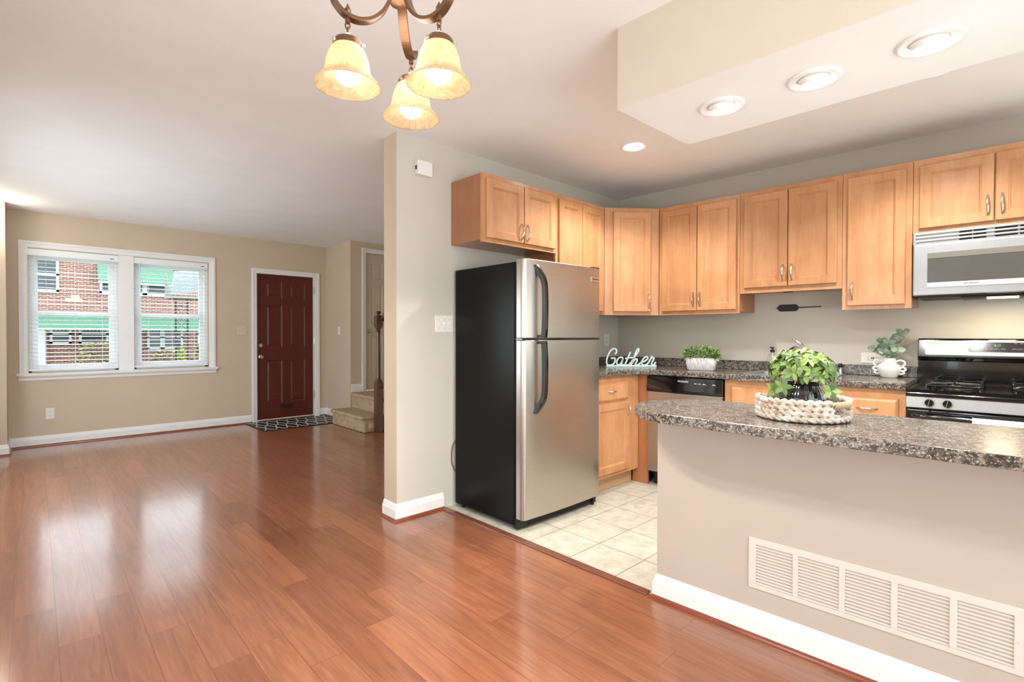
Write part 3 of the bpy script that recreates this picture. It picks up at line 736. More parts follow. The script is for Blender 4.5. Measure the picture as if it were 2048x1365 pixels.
# ------------------------------------------------------------------ cabinet kit (local x right, y into the wall, front at -depth)
def cab_door(b, x0, x1, z0, z1, yb, t=.02, fw=.052):
    def ring(i, y): return [(x0+i, y, z0+i), (x1-i, y, z0+i), (x1-i, y, z1-i), (x0+i, y, z1-i)]
    y = yb-t
    b.loft([ring(0, yb), ring(0, y+.004), ring(.004, y), ring(fw, y), ring(fw+.0025, y+.004), ring(fw+.0055, y+.004), ring(fw+.012, y+.0115)], True, True, True)
def slab_front(b, x0, x1, z0, z1, yb, t=.02):
    def ring(i, y): return [(x0+i, y, z0+i), (x1-i, y, z0+i), (x1-i, y, z1-i), (x0+i, y, z1-i)]
    y = yb-t
    b.loft([ring(0, yb), ring(0, y+.012), ring(.004, y+.008), ring(.012, y+.002), ring(.018, y)], True, True, True)
def pull(b, a, c, out, rise=.028):
    a, c = Vector(a), Vector(c); pts = []; rr = []
    for k in range(11):
        u = k/10; s = math.sin(PI*u)
        pts.append(a.lerp(c, u)+Vector(out)*(rise*(s**.7))); rr.append(.0040+.0028*s)
    b.tube(pts, rr, 8)
def wall_cab(label, loc, rz, w, z0, z1, depth, doors, handles, group='honey maple wall cabinets', frame=.03):
    t = thing('wall_cabinet', label, 'cabinet', (loc[0], loc[1], z0), rz, group); h = z1-z0
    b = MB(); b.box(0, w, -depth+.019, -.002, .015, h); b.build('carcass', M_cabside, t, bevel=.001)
    b = MB(); b.box(0, w, -depth, -depth+.019, 0, h); b.build('face_frame', M_cab, t, bevel=.001)
    for (x0, x1, a, c), hd in zip(doors, handles):
        b = MB(); cab_door(b, x0, x1, a-z0, c-z0, -depth-.0005); d = b.build('door', M_cab, t)
        if hd:
            hx, hz = hd; b = MB(); pull(b, (hx, -depth-.0195, hz-z0), (hx, -depth-.0195, hz-z0+.118), (0, -1, 0)); b.build('handle', M_nickel, d, smooth=True)
    return t
# over and beside the fridge
wall_cab('short wall cabinet with two doors above the fridge', (2.155, 2.92), 0, .732, 1.838, 2.295, .34, [(.028, .372, 1.866, 2.262), (.380, .705, 1.866, 2.262)], [(.345, 1.885), (.405, 1.885)])
wall_cab('tall wall cabinet rising behind the fridge top', (2.890, 2.92), 0, .612, 1.388, 2.295, .33, [(.028, .305, 1.418, 2.262), (.312, .590, 1.418, 2.262)], [(.28, 1.45), (.34, 1.45)])
# diagonal corner cabinet
A0 = Vector((3.505, 2.59, 0)); A1 = K(.612, .33)
t = thing('wall_cabinet', 'diagonal corner wall cabinet above the word sign', 'cabinet', (A0.x, A0.y, 1.388), math.atan2((A1-A0).y, (A1-A0).x), 'honey maple wall cabinets')
Lc = (A1-A0).length; ic = (Matrix.Rotation(-math.atan2((A1-A0).y, (A1-A0).x), 4, 'Z') @ Matrix.Translation(-A0))
poly = [ic @ Vector(q) for q in ((A0.x+.002, A0.y+.0, 0), (A1.x, A1.y+.002, 0), tuple(K(.612, .004)), tuple(KC-Vector((.004, .004, 0))), (3.505, 2.916, 0))]
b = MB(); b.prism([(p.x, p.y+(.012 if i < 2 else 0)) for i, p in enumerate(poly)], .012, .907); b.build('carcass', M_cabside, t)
b = MB(); b.box(.002, Lc-.002, 0, .018, 0, .907); b.build('face_frame', M_cab, t, bevel=.001)
b = MB(); cab_door(b, .075, Lc-.078, .03, .872, -.0005); d = b.build('door', M_cab, t)
b = MB(); pull(b, (Lc-.098, -.0195, .062), (Lc-.098, -.0195, .180), (0, -1, 0)); b.build('handle', M_nickel, d, smooth=True)
def kcab(label, s0, s1, z0, z1, doors, handles):
    p = K(s0, 0); return wall_cab(label, (p.x, p.y), RZK, s1-s0, z0, z1, .33, [(a-s0, c-s0, e, f) for a, c, e, f in doors], [(h[0]-s0, h[1]) if h else None for h in handles])
kcab('tall two door wall cabinet right of the diagonal corner cabinet', .614, 1.278, 1.388, 2.295, [(.645, .946, 1.418, 2.26), (.952, 1.255, 1.418, 2.26)], [(.922, 1.45), (.976, 1.45)])
cb = kcab('shorter two door wall cabinet above the sink', 1.280, 1.943, 1.535, 2.295, [(1.312, 1.611, 1.573, 2.26), (1.617, 1.914, 1.573, 2.26)], [(1.585, 1.61), (1.643, 1.61)])
b = MB(); b.box(.30, .36, -.325, -.30, -.006, 0); b.build('magnet_catch', M_matte, cb)
kcab('narrow single door wall cabinet between sink and microwave', 1.945, 2.314, 1.39, 2.295, [(1.975, 2.282, 1.416, 2.258)], [(2.005, 1.455)])
kcab('wall cabinet with two doors over the microwave', 2.316, 3.08, 1.848, 2.295, [(2.346, 2.678, 1.872, 2.256), (2.684, 3.045, 1.872, 2.256)], [(2.652, 1.905), (2.712, 1.905)])

# ------------------------------------------------------------------ base cabinets
t = thing('base_cabinet', 'corner base cabinet with drawer and door beside the fridge', 'cabinet', (2.96, 2.92, 0), 0, 'honey maple base cabinets')
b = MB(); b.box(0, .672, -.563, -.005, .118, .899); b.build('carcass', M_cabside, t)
b = MB(); b.box(0, .680, -.582, -.563, .118, .899); b.build('face_frame', M_cab, t, bevel=.001)
b = MB(); b.box(0, .672, -.522, -.505, 0, .118); b.build('toe_kick', M_kick, t)
b = MB(); slab_front(b, .08, .522, .708, .850, -.5825); d = b.build('drawer_front', M_cab, t)
b = MB(); pull(b, (.23, -.6015, .785), (.33, -.6015, .785), (0, -1, 0)); b.build('handle', M_nickel, d, smooth=True)
b = MB(); cab_door(b, .08, .522, .150, .690, -.5825); d = b.build('door', M_cab, t)
b = MB(); pull(b, (.500, -.6015, .575), (.500, -.6015, .67), (0, -1, 0)); b.build('handle', M_nickel, d, smooth=True)
# stile beside the dishwasher
p = K(.500, 0)
b = MB(); b.box(0, .142, -.56, -.54, 0, .899)
o = b.build('filler_panel', M_cabside); o.location = K(.500, 0); o.rotation_euler = (0, 0, RZK); tag(o, 'tall wooden filler panel left of the dishwasher', 'panel')
def kbase(label, s0, s1):
    t = thing('base_cabinet', label, 'cabinet', K(s0, 0), RZK, 'honey maple base cabinets'); w = s1-s0
    b = MB(); b.box(0, w, -.54, -.005, .11, .70); b.build('carcass', M_cabside, t)
    b = MB(); b.box(0, w, -.56, -.54, .11, .899); b.build('face_frame', M_cab, t, bevel=.001)
    b = MB(); b.box(0, w, -.50, -.485, 0, .11); b.build('toe_kick', M_kick, t)
    return t
t = kbase('sink base cabinet right of the dishwasher', 1.262, 1.928)
b = MB(); slab_front(b, .045, .62, .700, .852, -.5605); b.build('false_drawer', M_cab, t)
for x0, x1, hx in ((.045, .33, .305), (.336, .62, .362)):
    b = MB(); cab_door(b, x0, x1, .14, .68, -.5605); d = b.build('door', M_cab, t); b = MB(); pull(b, (hx, -.5795, .56), (hx, -.5795, .655), (0, -1, 0)); b.build('handle', M_nickel, d, smooth=True)
t = kbase('drawer base cabinet left of the range', 1.930, 2.316)
b = MB(); slab_front(b, .050, .352, .700, .842, -.5605, .026); d = b.build('drawer_front', M_cab, t)
b = MB(); pull(b, (.145, -.585, .777), (.255, -.585, .777), (0, -1, 0)); b.build('handle', M_nickel, d, smooth=True)
b = MB(); cab_door(b, .050, .352, .14, .68, -.5605); d = b.build('door', M_cab, t); b = MB(); pull(b, (.075, -.5795, .56), (.075, -.5795, .655), (0, -1, 0)); b.build('handle', M_nickel, d, smooth=True)

# ------------------------------------------------------------------ L-shaped countertop with backsplash
ZT = .94
t = thing('countertop', 'speckled granite look worktop with backsplash along two walls', 'countertop', (KC.x, KC.y, .90), RZK)
iK = Matrix.Rotation(-RZK, 4, 'Z') @ Matrix.Translation(-KC)
def toK(x, y): v = iK @ Vector((x, y, 0)); return (v.x, v.y)
fe = 2.305                                                              # front edge of the short leg (world y)
c0 = Vector(toK(3.50, fe)+(0,)); c1 = Vector((.73, -.60, 0)); cm = Vector(toK(3.575, fe)+(0,))
def bez(p0, p1, p2, n=8): return [((1-u)**2*p0+2*u*(1-u)*p1+u*u*p2) for u in [i/n for i in range(n+1)]]
arc = [(q.x, q.y) for q in bez(Vector(toK(3.44, fe)+(0,)), Vector((.585, -.60, 0)), Vector((.74, -.60, 0)))]
S0, S1, D0, D1 = 1.375, 1.905, .095, .525
b = MB()
left = [toK(2.962, fe)] + arc + [(S0, -.60), (S0, -.002), toK(4.178, 2.918), toK(2.962, 2.918)]
b.prism(left, 0, .04)
b.box(S0, S1, -.60, -D1, 0, .04); b.box(S0, S1, -D0, -.002, 0, .04); b.box(S1, 2.318, -.60, -.002, 0, .04)
b.build('top', M_lam, t, bevel=.007, seg=3, merge=1e-5)
b = MB(); b.box(.02, 2.318, -.021, -.001, .04, .113)
q0, q1 = toK(2.962, 2.919), toK(4.16, 2.919); q2, q3 = toK(4.16, 2.899), toK(2.962, 2.899)
b.prism([q0, q1, q2, q3], .04, .113); b.build('backsplash', M_lam, t, bevel=.004)
# sink
t = thing('sink', 'stainless drop in sink behind the leafy plant', 'sink', K((S0+S1)/2, (D0+D1)/2, ZT), RZK)
w, dp = (S1-S0)/2, (D1-D0)/2
def rr(w, d, z, r=.03):
    out = []
    for cx, cy, a0 in ((w-r, d-r, 0), (-w+r, d-r, 90), (-w+r, -d+r, 180), (w-r, -d+r, 270)):
        for k in range(5): a = R(a0+k*22.5); out.append((cx+r*math.cos(a), cy+r*math.sin(a), z))
    return out
b = MB(); b.loft([rr(w+.018, dp+.018, .0005), rr(w+.018, dp+.018, .006), rr(w-.004, dp-.004, .007), rr(w-.012, dp-.012, 0), rr(w-.012, dp-.012, -.15), rr(w-.05, dp-.05, -.165)], True, False, True)
b.build('bowl', M_steelp, t, smooth=True)
b = MB(); b.lathe([(.04, -.1635), (.035, -.161), (.001, -.162)], (0, 0, 0), 20, True, True); b.build('drain', M_chrome, t, smooth=True)
t = thing('faucet', 'chrome single lever faucet rising behind the leafy plant', 'faucet', K(1.655, .060, ZT), RZK)
b = MB(); b.lathe([(.034, 0), (.034, .006), (.024, .014), (.020, .06), (.019, .12), (.024, .15), (.022, .175), (.001, .186)], (0, 0, 0), 20, True, True); b.build('body', M_chrome, t, smooth=True)
b = MB(); b.tube(smoothpath([(0, -.005, .115), (-.016, -.05, .170), (-.034, -.10, .188), (-.052, -.145, .172), (-.058, -.160, .130)], 6), [.014]*13+[.013]*12, 12); b.build('spout', M_chrome, t, smooth=True)
b = MB(); b.tube(smoothpath([(0, 0, .178), (-.014, -.008, .205), (-.038, -.016, .228), (-.068, -.024, .243)], 5), [.013-.0004*i for i in range(16)], 10); b.sphere((-.070, -.025, .244), .010, 10, 8); b.build('lever', M_chrome, t, smooth=True)
t = thing('sink_sprayer', 'small side sprayer with a black top right of the leafy plant', 'sprayer', K(1.885, .058, ZT), RZK)
b = MB(); b.lathe([(.018, 0), (.016, .01), (.012, .03), (.014, .05), (.001, .052)], (0, 0, 0), 16, True, True); b.build('holder', M_chrome, t, smooth=True)
b = MB(); b.lathe([(.012, .045), (.016, .065), (.010, .078), (.001, .08)], (0, 0, 0), 14, True, True); b.build('spray_head', M_matte, t, smooth=True)

# ------------------------------------------------------------------ dishwasher
t = thing('dishwasher', 'stainless dishwasher with a black control panel', 'dishwasher', K(.645, 0), RZK); w = .612
b = MB(); b.box(.003, w-.003, -.55, -.02, .10, .895); b.build('tub', M_dark, t)
b = MB(); b.box(.004, w-.004, -.585, -.55, .122, .768); b.build('door', M_steel, t, bevel=.004)
b = MB(); b.prism([(-.55, .772), (-.592, .772), (-.598, .790), (-.588, .892), (-.55, .892)], .002, w-.002, 'x'); b.box(.22, .39, -.601, -.594, .772, .792); c = b.build('control_panel', M_black, t, bevel=.003)
b = MB(); b.text('FRIGIDAIRE', .017, T(.31, -.5915, .862) @ FRONT)
for x in (.40, .43, .465, .54): b.box(x, x+.018, -.5925, -.591, .850, .854)
for x in (.47, .54): b.tube([(x+.009+.013*math.cos(a), -.5925, .843+.006*math.sin(a)) for a in [2*PI*k/14 for k in range(14)]], .0007, 4, loop=True)
b.build('lettering', M_letterw, c)
b = MB(); b.box(.02, w-.02, -.50, -.48, 0, .11); b.build('toe_panel', M_matte, t)

# ------------------------------------------------------------------ fridge
t = thing('refrigerator', 'stainless top freezer fridge with black sides', 'refrigerator', (2.172, 2.895, 0)); w = .782
b = MB(); b.box(0, w, -.615, 0, .025, 1.675); b.build('cabinet_body', M_fblack, t, bevel=.008)
def fdoor(name, z0, z1):
    b = MB(); pr = []
    # rounded left and right edges in plan, crowned front
    pts = [(0.004, -.622)]
    for a in (0, 20, 40, 60, 80): pts.append((.004+.030*(1-math.cos(R(a))), -.655-.034*math.sin(R(a))))
    for k in range(1, 8):
        u = k/8; pts.append((.034+u*(w-.068), -.689-.010*math.sin(PI*u)))
    for a in (80, 60, 40, 20, 0): pts.append((w-.004-.030*(1-math.cos(R(a))), -.655-.034*math.sin(R(a))))
    pts.append((w-.004, -.622))
    rings = [[(x, y, z) for x, y in pts] for z in (z0, z1)]
    b.loft(rings, True, True, True); return b.build(name, M_steel, t, smooth=True, bevel=.003)
fz = fdoor('freezer_door', 1.200, 1.690); fd = fdoor('fridge_door', .072, 1.186)
b = MB(); b.box(.006, w-.006, -.640, -.615, .06, 1.665); b.build('gasket', M_matte, t)
b = MB(); b.box(.004, w-.004, -.675, -.62, 1.187, 1.199); b.build('center_rail', M_black, t)
def fhandle(door, pts, name='handle'):
    b = MB(); b.tube(smoothpath(pts, 6), .1, flat=(.0125, .019), up=(1, 0, 0)); b.build(name, M_black, door, bevel=.008, seg=3)
hx = .10
fhandle(fz, [(hx, -.690, 1.650), (hx+.012, -.712, 1.615), (hx+.026, -.738, 1.56), (hx+.030, -.748, 1.48), (hx+.030, -.748, 1.30), (hx+.028, -.742, 1.203)])
fhandle(fd, [(hx+.028, -.742, 1.183), (hx+.030, -.748, 1.08), (hx+.030, -.748, .90), (hx+.026, -.738, .82), (hx+.012, -.715, .77), (hx, -.690, .735)])
b = MB(); b.box(hx+.012, hx+.045, -.745, -.694, 1.204, 1.222); b.build('handle_foot', M_black, fz, bevel=.004)
b = MB(); b.box(hx+.012, hx+.045, -.745, -.694, 1.164, 1.182); b.build('handle_foot', M_black, fd, bevel=.004)
b = MB(); b.box(.660, .742, -.699, -.690, 1.592, 1.628); bd = b.build('badge', M_chrome, fz, bevel=.002)
b = MB(); b.text('FRIGIDAIRE', .0135, T(.701, -.6996, 1.610) @ FRONT); b.build('lettering', M_letter, bd)
b = MB(); b.box(.004, w-.004, -.640, -.60, 0.012, .066)
for k in range(4): b.box(.08, w-.08, -.643, -.640, .020+k*.010, .025+k*.010)
b.build('base_grille', M_matte, t, bevel=.002)
b = MB(); b.box(w-.09, w-.012, -.68, -.60, 1.690, 1.700); b.cyl((w-.035, -.645, 1.69), (w-.035, -.645, 1.706), .012); b.build('hinge_cap', M_matte, t, bevel=.002)
b = MB(); b.box(w-.05, w-.02, -.66, -.62, 0.02, .06); b.cyl((w-.035, -.64, 0), (w-.035, -.64, .03), .012); b.cyl((.035, -.60, 0), (.035, -.60, .03), .012); b.cyl((.035, -.05, 0), (.035, -.05, .03), .012); b.cyl((w-.035, -.05, 0), (w-.035, -.05, .03), .012); b.build('leveling_feet', M_matte, t)
b = MB(); b.tube(smoothpath([(2.185, 2.905, .47), (2.163, 2.910, .43), (2.156, 2.912, .37), (2.160, 2.912, .30), (2.185, 2.905, .24)], 6), .004, 8)
tag(b.build('power_cord', plain('brown_cord', (120, 74, 58), .5), smooth=True), 'thin brown cord bulging out behind the fridge', 'cord')

# ------------------------------------------------------------------ microwave
t = thing('microwave', 'over the range stainless microwave with a lit hood lamp', 'microwave', K(2.324, 0, 1.448), RZK); w = .758
b = MB(); b.box(0, w, -.36, -.003, .015, .393); b.build('body', M_matte, t)
b = MB(); b.box(.0, w, -.395, -.36, .012, .318); dr = b.build('door', M_steelp, t, bevel=.006)
b = MB(); b.box(.068, .56, -.3965, -.392, .088, .262); b.build('window', plain('smoked_glass', (86, 84, 80), .22, coat=.3, var=.05), dr, bevel=.002)
b = MB(); b.box(.068, .56, -.3985, -.392, .232, .264); b.build('window_band', plain('grey_band', (126, 122, 114), .3), dr)
b = MB(); b.box(.068, .56, -.400, -.392, .060, .087); st = b.build('name_strip', plain('white_strip', (232, 234, 236), .3), dr, bevel=.001)
b = MB(); b.text('HOTPOINT', .0135, T(.265, -.4008, .0735) @ FRONT); b.build('lettering', M_letter, st)
b = MB(); b.box(0, w, -.385, -.36, .318, .393)
for z in (.326, .347, .368): b.box(.0, w, -.394, -.385, z+.011, z+.018)
b.box(0, .012, -.394, -.36, .318, .393); b.build('vent_grille', M_steelp, t, bevel=.001)
b = MB()
for z in (.326, .347, .368):
    for x in (.21, .27, .36, .46, .56): b.box(x, x+(.055 if x < .3 else .09), -.3862, -.3845, z+.002, z+.010)
b.build('vent_slots', M_dark, t)
b = MB(); b.box(.02, w-.02, -.375, -.03, 0, .014); b.box(.22, .60, -.38, -.16, -.010, .0); un = b.build('underside', M_matte, t, bevel=.004)
b = MB(); b.box(.33, .46, -.382, -.27, -.014, -.009); b.build('hood_lamp', M_hood, un)
l = bpy.data.lights.new('hood_light', 'AREA'); l.shape = 'RECTANGLE'; l.size = .12; l.size_y = .1; l.energy = 2.6; l.color = (1, .80, .55)
o = bpy.data.objects.new('hood_light', l); COL.objects.link(o); o.parent = t; o.location = (.395, -.325, -.02)

# ------------------------------------------------------------------ range
t = thing('range', 'black and stainless gas range with a green clock display', 'stove', K(2.324, 0), RZK); w = .758
b = MB(); b.box(0, w, -.61, -.006, .03, .895); b.build('body', M_matte, t, bevel=.004)
b = MB(); rim = .018
b.loft([[(x0, y, z) for x0, y in ((a, -.655), (w-a, -.655), (w-a, -.085), (a, -.085))] for a, z in ((0, .875), (0, .905), (.006, .915), (.02, .915), (.035, .900))], True, False, True)
b.build('cooktop', M_black, t, smooth=True)
b = MB(); b.box(0, w, -.085, -.005, .895, 1.07)
b.prism([(-.005, 1.04), (-.095, 1.06), (-.110, 1.085), (-.085, 1.195), (-.075, 1.202), (-.005, 1.202)], 0, w, 'x'); bgd = b.build('backguard', M_black, t, bevel=.004)
def bgy(z): return -.110+(z-1.085)*(.025/.110)
b = MB(); y0, y1 = bgy(1.098)-.002, bgy(1.188)-.002
q = [(.038, 1.105), (.045, 1.098), (w-.045, 1.098), (w-.038, 1.105), (w-.038, 1.181), (w-.045, 1.188), (.045, 1.188), (.038, 1.181)]
b.loft([[(x, bgy(z)-.003, z) for x, z in q], [(x, bgy(z)+.004, z) for x, z in q]], True, True, True); bp = b.build('panel', M_steelp, bgd)
q = [(.245, 1.128), (.252, 1.120), (.60, 1.120), (.607, 1.128), (.607, 1.172), (.60, 1.180), (.252, 1.180), (.245, 1.172)]
b = MB(); b.loft([[(x, bgy(z)-.0045, z) for x, z in q], [(x, bgy(z), z) for x, z in q]], True, True, True); b.build('control_glass', M_black, bgd)
tl = Matrix.Rotation(R(-12.8), 4, 'X')
b = MB(); b.text('8:17', .017, T(.375, bgy(1.160)-.0052, 1.160) @ tl @ FRONT); b.build('clock_digits', M_disp, bgd)
b = MB()
for x, z in ((.265, 1.163), (.292, 1.163), (.265, 1.140), (.292, 1.140), (.322, 1.139), (.350, 1.139), (.372, 1.139), (.400, 1.139), (.448, 1.139), (.472, 1.139)):
    b.tube([(x+.010*math.cos(a), bgy(z)-.0052, z+.007*math.sin(a)) for a in [2*PI*k/14 for k in range(14)]], .0006, 4, loop=True); b.box(x-.005, x+.005, bgy(z)-.0056, bgy(z)-.005, z-.0012, z+.0012)
for x in (.275, .445, .47): b.box(x, x+.014, bgy(1.174)-.0056, bgy(1.174)-.005, 1.172, 1.1745)
b.build('button_marks', plain('grey_mark', (150, 152, 156), .5, var=0), bgd)
b = MB(); b.text('HOTPOINT', .0125, T(.375, bgy(1.108)-.0036, 1.1085) @ tl @ FRONT); b.build('lettering', M_letter, bgd)
b = MB(); b.prism([(-.61, .812), (-.655, .812), (-.650, .880), (-.61, .880)], .002, w-.002, 'x'); cp = b.build('control_strip', M_steelp, t, bevel=.002)
b = MB(); b.box(0, w, -.657, -.60, .876, .897); b.build('front_lip', M_black, t, bevel=.003)
def fy(z): return -.655+(z-.812)*(.005/.068)
for x in (.105, .182, .576, .653):
    b = MB(); z = .845; ry = Matrix.Rotation(R(90), 3, 'X')
    b.lathe([(.0205, 0), (.0205, .012), (.018, .018), (.001, .019)], (x, fy(z), z), 24, True, True, ry)
    b.M = T(x, fy(z), z) @ Matrix.Rotation(R(12), 4, 'Y'); b.box(-.004, .004, -.030, -.014, -.019, .019); k = b.build('knob', M_black, t, smooth=True)
    b = MB(T(x, fy(z), z) @ Matrix.Rotation(R(12), 4, 'Y')); b.box(-.0015, .0015, -.0308, -.0298, -.018, .018); b.build('pointer', M_nickel, k)
b = MB()
for x in (.105, .182, .576, .653):
    for k in range(11):
        a = R(-60+k*30); b.cyl((x+.028*math.cos(a), fy(.845)-.0015, .845+.028*math.sin(a)), (x+.028*math.cos(a), fy(.845)+.001, .845+.028*math.sin(a)), .0016, seg=6)
b.build('dial_marks', M_letter, cp)
b = MB(); b.box(.004, w-.004, -.640, -.61, .17, .800); b.build('oven_door', M_black, t, bevel=.006)
b = MB(); b.box(0, w, -.60, -.56, .796, .814); b.box(.30, .42, -.615, -.60, .80, .812); b.build('door_gap_vent', M_dark, t)
b = MB(); b.box(.06, w-.06, -.6405, -.6395, .25, .66); b.build('oven_glass', M_black, t)
b = MB(); b.tube(smoothpath([(.03, -.640, .765), (.05, -.672, .768), (.10, -.684, .768), (w/2, -.688, .768), (w-.10, -.684, .768), (w-.05, -.672, .768), (w-.03, -.640, .765)], 5), .013, 12); b.build('oven_handle', M_black, t, smooth=True)
b = MB(); b.box(.004, w-.004, -.635, -.61, .035, .16); b.build('drawer', M_black, t, bevel=.005)
for gx in (.20, .56):
    for gy in (-.50, -.225):
        b = MB()
        b.lathe([(.075, .900), (.07, .904), (.05, .902)], (gx, gy, 0), 24); b.lathe([(.042, .902), (.042, .914), (.036, .920), (.001, .921)], (gx, gy, 0), 24, True, True); b.build('burner', M_matte, t, smooth=True)
        b = MB(); zz = .938; h = .115
        b.tube([(gx+h*sx, gy+h*sy, zz) for sx, sy in ((-1, -.75), (-.9, -1), (.9, -1), (1, -.75), (1, .75), (.9, 1), (-.9, 1), (-1, .75))], .0055, 8, loop=True)
        for sx, sy in ((1, 0), (-1, 0), (0, 1), (0, -1)): b.tube(smoothpath([(gx+h*sx, gy+h*sy, zz), (gx+.08*sx, gy+.08*sy, zz+.006), (gx+.028*sx, gy+.028*sy, zz+.004)], 4), .0055, 8)
        for sx, sy in ((1, 1), (1, -1), (-1, 1), (-1, -1)): b.tube(smoothpath([(gx+h*.92*sx, gy+h*.85*sy, zz), (gx+h*.98*sx, gy+h*.92*sy, zz-.018), (gx+h*.98*sx, gy+h*.92*sy, .902)], 4), .0055, 8)
        b.build('grate', M_black, t, smooth=True)
b = MB(Matrix.Identity(4)); pts = []
for k in range(9): a = PI*k/8; pts.append((-.688-.016*math.cos(a)+.0, .768+.016*math.sin(a)))
prof = [(-.704, .50)]+[(-.704, .64)]+[(y, z) for y, z in pts]+[(-.672, .64), (-.672, .56)]
rings = []
for i in range(9):
    x = .285+.20*i/8; wv = .002*math.sin(i*1.9); rings.append([(x, y+(wv if z < .75 else 0), z) for y, z in prof])
b.loft(rings, False); o = b.build('dish_towel', M_towel, smooth='all'); o.location = K(2.324, 0); o.rotation_euler = (0, 0, RZK)
so = o.modifiers.new('thick', 'SOLIDIFY'); so.thickness = .003
tag(o, 'white speckled dish towel hanging on the oven handle', 'towel')

# ------------------------------------------------------------------ peninsula bar top and return air grille
b = MB(); cs, cr, cy = .2775, .2875, -.0675
pl = [(cs-cr*math.sin(a), cy-cr*math.cos(a)) for a in [PI*k/28 for k in range(29)]]
b.prism(pl+[(1.86, cy+cr), (1.86, cy-cr)], .878, .915)
o = b.build('bar_top', M_lam, bevel=.003, seg=2); o.location = PC; o.rotation_euler = (0, 0, RZK)
tag(o, 'speckled granite look bar top with a rounded end on the half wall', 'countertop')
t = thing('return_air_grille', 'long white return air grille low on the peninsula wall', 'vent', P(.83, 0, .195), RZK); w = .395; H = .205
b = MB(); xs = [-.368+.153*k for k in range(6)]
b.box(-w, w, -.006, 0, 0, .019); b.box(-w, w, -.006, 0, .180, H); b.box(-w, -.368, -.006, 0, .019, .180); b.box(.3735, w, -.006, 0, .019, .180)
for k in range(1, 5): b.box(-.368+.153*k-.019, -.368+.153*k, -.006, 0, .019, .180)
M_vent = plain('vent_enamel', (218, 211, 203), .4, var=.01)
b.build('frame', M_vent, t, bevel=.0015, merge=1e-5)
for k in range(5):
    x0 = -.368+.153*k; b = MB()
    for j in range(13):
        z = .021+j*.0123; b.prism([(-.0055, z), (-.0045, z-.001), (.0070, z+.0054), (.0060, z+.0066)], x0, x0+.134, 'x')
    b.build('louvers', M_vent, t)
b = MB(); b.box(-.37, .375, .0115, .0125, .015, .185); b.build('dark_duct', M_dark, t)
for x in (-.385, .386):
    b = MB(); b.cyl((x, -.008, .10), (x, -.005, .10), .004, seg=10); b.build('screw', M_vent, t)

# ------------------------------------------------------------------ things on the bar top
def leaf(b, p, d, n, L, Wd, fold=.25, curl=.15, pts=5, round_=False):
    p, d, n = Vector(p), Vector(d).normalized(), Vector(n); n = (n-d*n.dot(d)).normalized(); s = d.cross(n)
    lo, mid, hi = [], [], []
    for i in range(pts+1):
        u = i/pts
        wd = Wd*(math.sin(PI*min(1, u*.98+.01))**(.55 if round_ else .85))*(1 if round_ else (1.15-.35*u))
        c = p+d*(L*u)-n*(curl*L*u*u)
        mid.append(c); lo.append(c-s*wd*.5+n*(fold*wd*.5)); hi.append(c+s*wd*.5+n*(fold*wd*.5))
    V = [[b.v(q) for q in r] for r in (lo, mid, hi)]
    for i in range(pts):
        for a, c in ((0, 1), (1, 2)): b.f([V[a][i], V[a][i+1], V[c][i+1], V[c][i]])
TC = Vector((1.872*FW.x, 1.872*FW.y, 0)) + RT*((1605-1024)/1014.88*1.872); ZP = .915
t = thing('wicker_tray', 'round whitewashed wicker tray with rope handles on the bar top', 'tray', (TC.x, TC.y, ZP), math.atan2(RT.y, RT.x))
b = MB(); b.lathe([(.001, .004), (.146, .004), (.146, .010), (.001, .010)], (0, 0, 0), 48); b.build('base', M_wick, t, smooth=True)
b = MB(); RTY = .146; n = 120; hand = [-62, 118]
def inhand(a): return any(abs((math.degrees(a)-h+180) % 360-180) < 17 for h in hand)
for row in range(4):
    z = .0148+row*.0185
    arcs = []; cur = []
    for k in range(n+1):
        a = 2*PI*k/n
        if row >= 1 and inhand(a):
            if len(cur) > 2: arcs.append(cur)
            cur = []
        else: cur.append(k)
    if len(cur) > 2: arcs.append(cur)
    for ar in arcs:
        for strand in (0, 1):
            pts, rad = [], []
            for k in ar:
                a = 2*PI*k/n; ph = a*17+row*PI*.8+strand*PI
                rr_ = RTY+.0042*math.sin(ph); pts.append((rr_*math.cos(a), rr_*math.sin(a), z+.0046*math.cos(ph))); rad.append(.0078+.0018*math.sin(ph*2+1))
            b.tube(pts, rad, 7)
b.build('woven_wall', M_wick, t, smooth='all')
for hdeg in hand:
    b = MB(); b.tube([(RTY*math.cos(R(hdeg+q)), RTY*math.sin(R(hdeg+q)), .0640) for q in range(-18, 19, 2)], [.0085]+[.0122]*17+[.0085], 10)
    b.build('rope_handle', M_rope, t, smooth='all')
t = thing('potted_plant', 'leafy light green plant in a black ribbed pot standing in the wicker tray', 'plant', (TC.x, TC.y, ZP+.0105))
b = MB(); b.lathe([(.001, 0), (.060, 0), (.072, .012), (.080, .045), (.078, .07), (.068, .098), (.060, .112), (.060, .120), (.056, .120), (.056, .105), (.001, .100)], (0, 0, 0), 96, mod=lambda a, z: 1+.012*math.cos(a*32)); b.build('pot', M_black, t, smooth='all')
b = MB(); bs = MB(); rnd = random.Random(3)
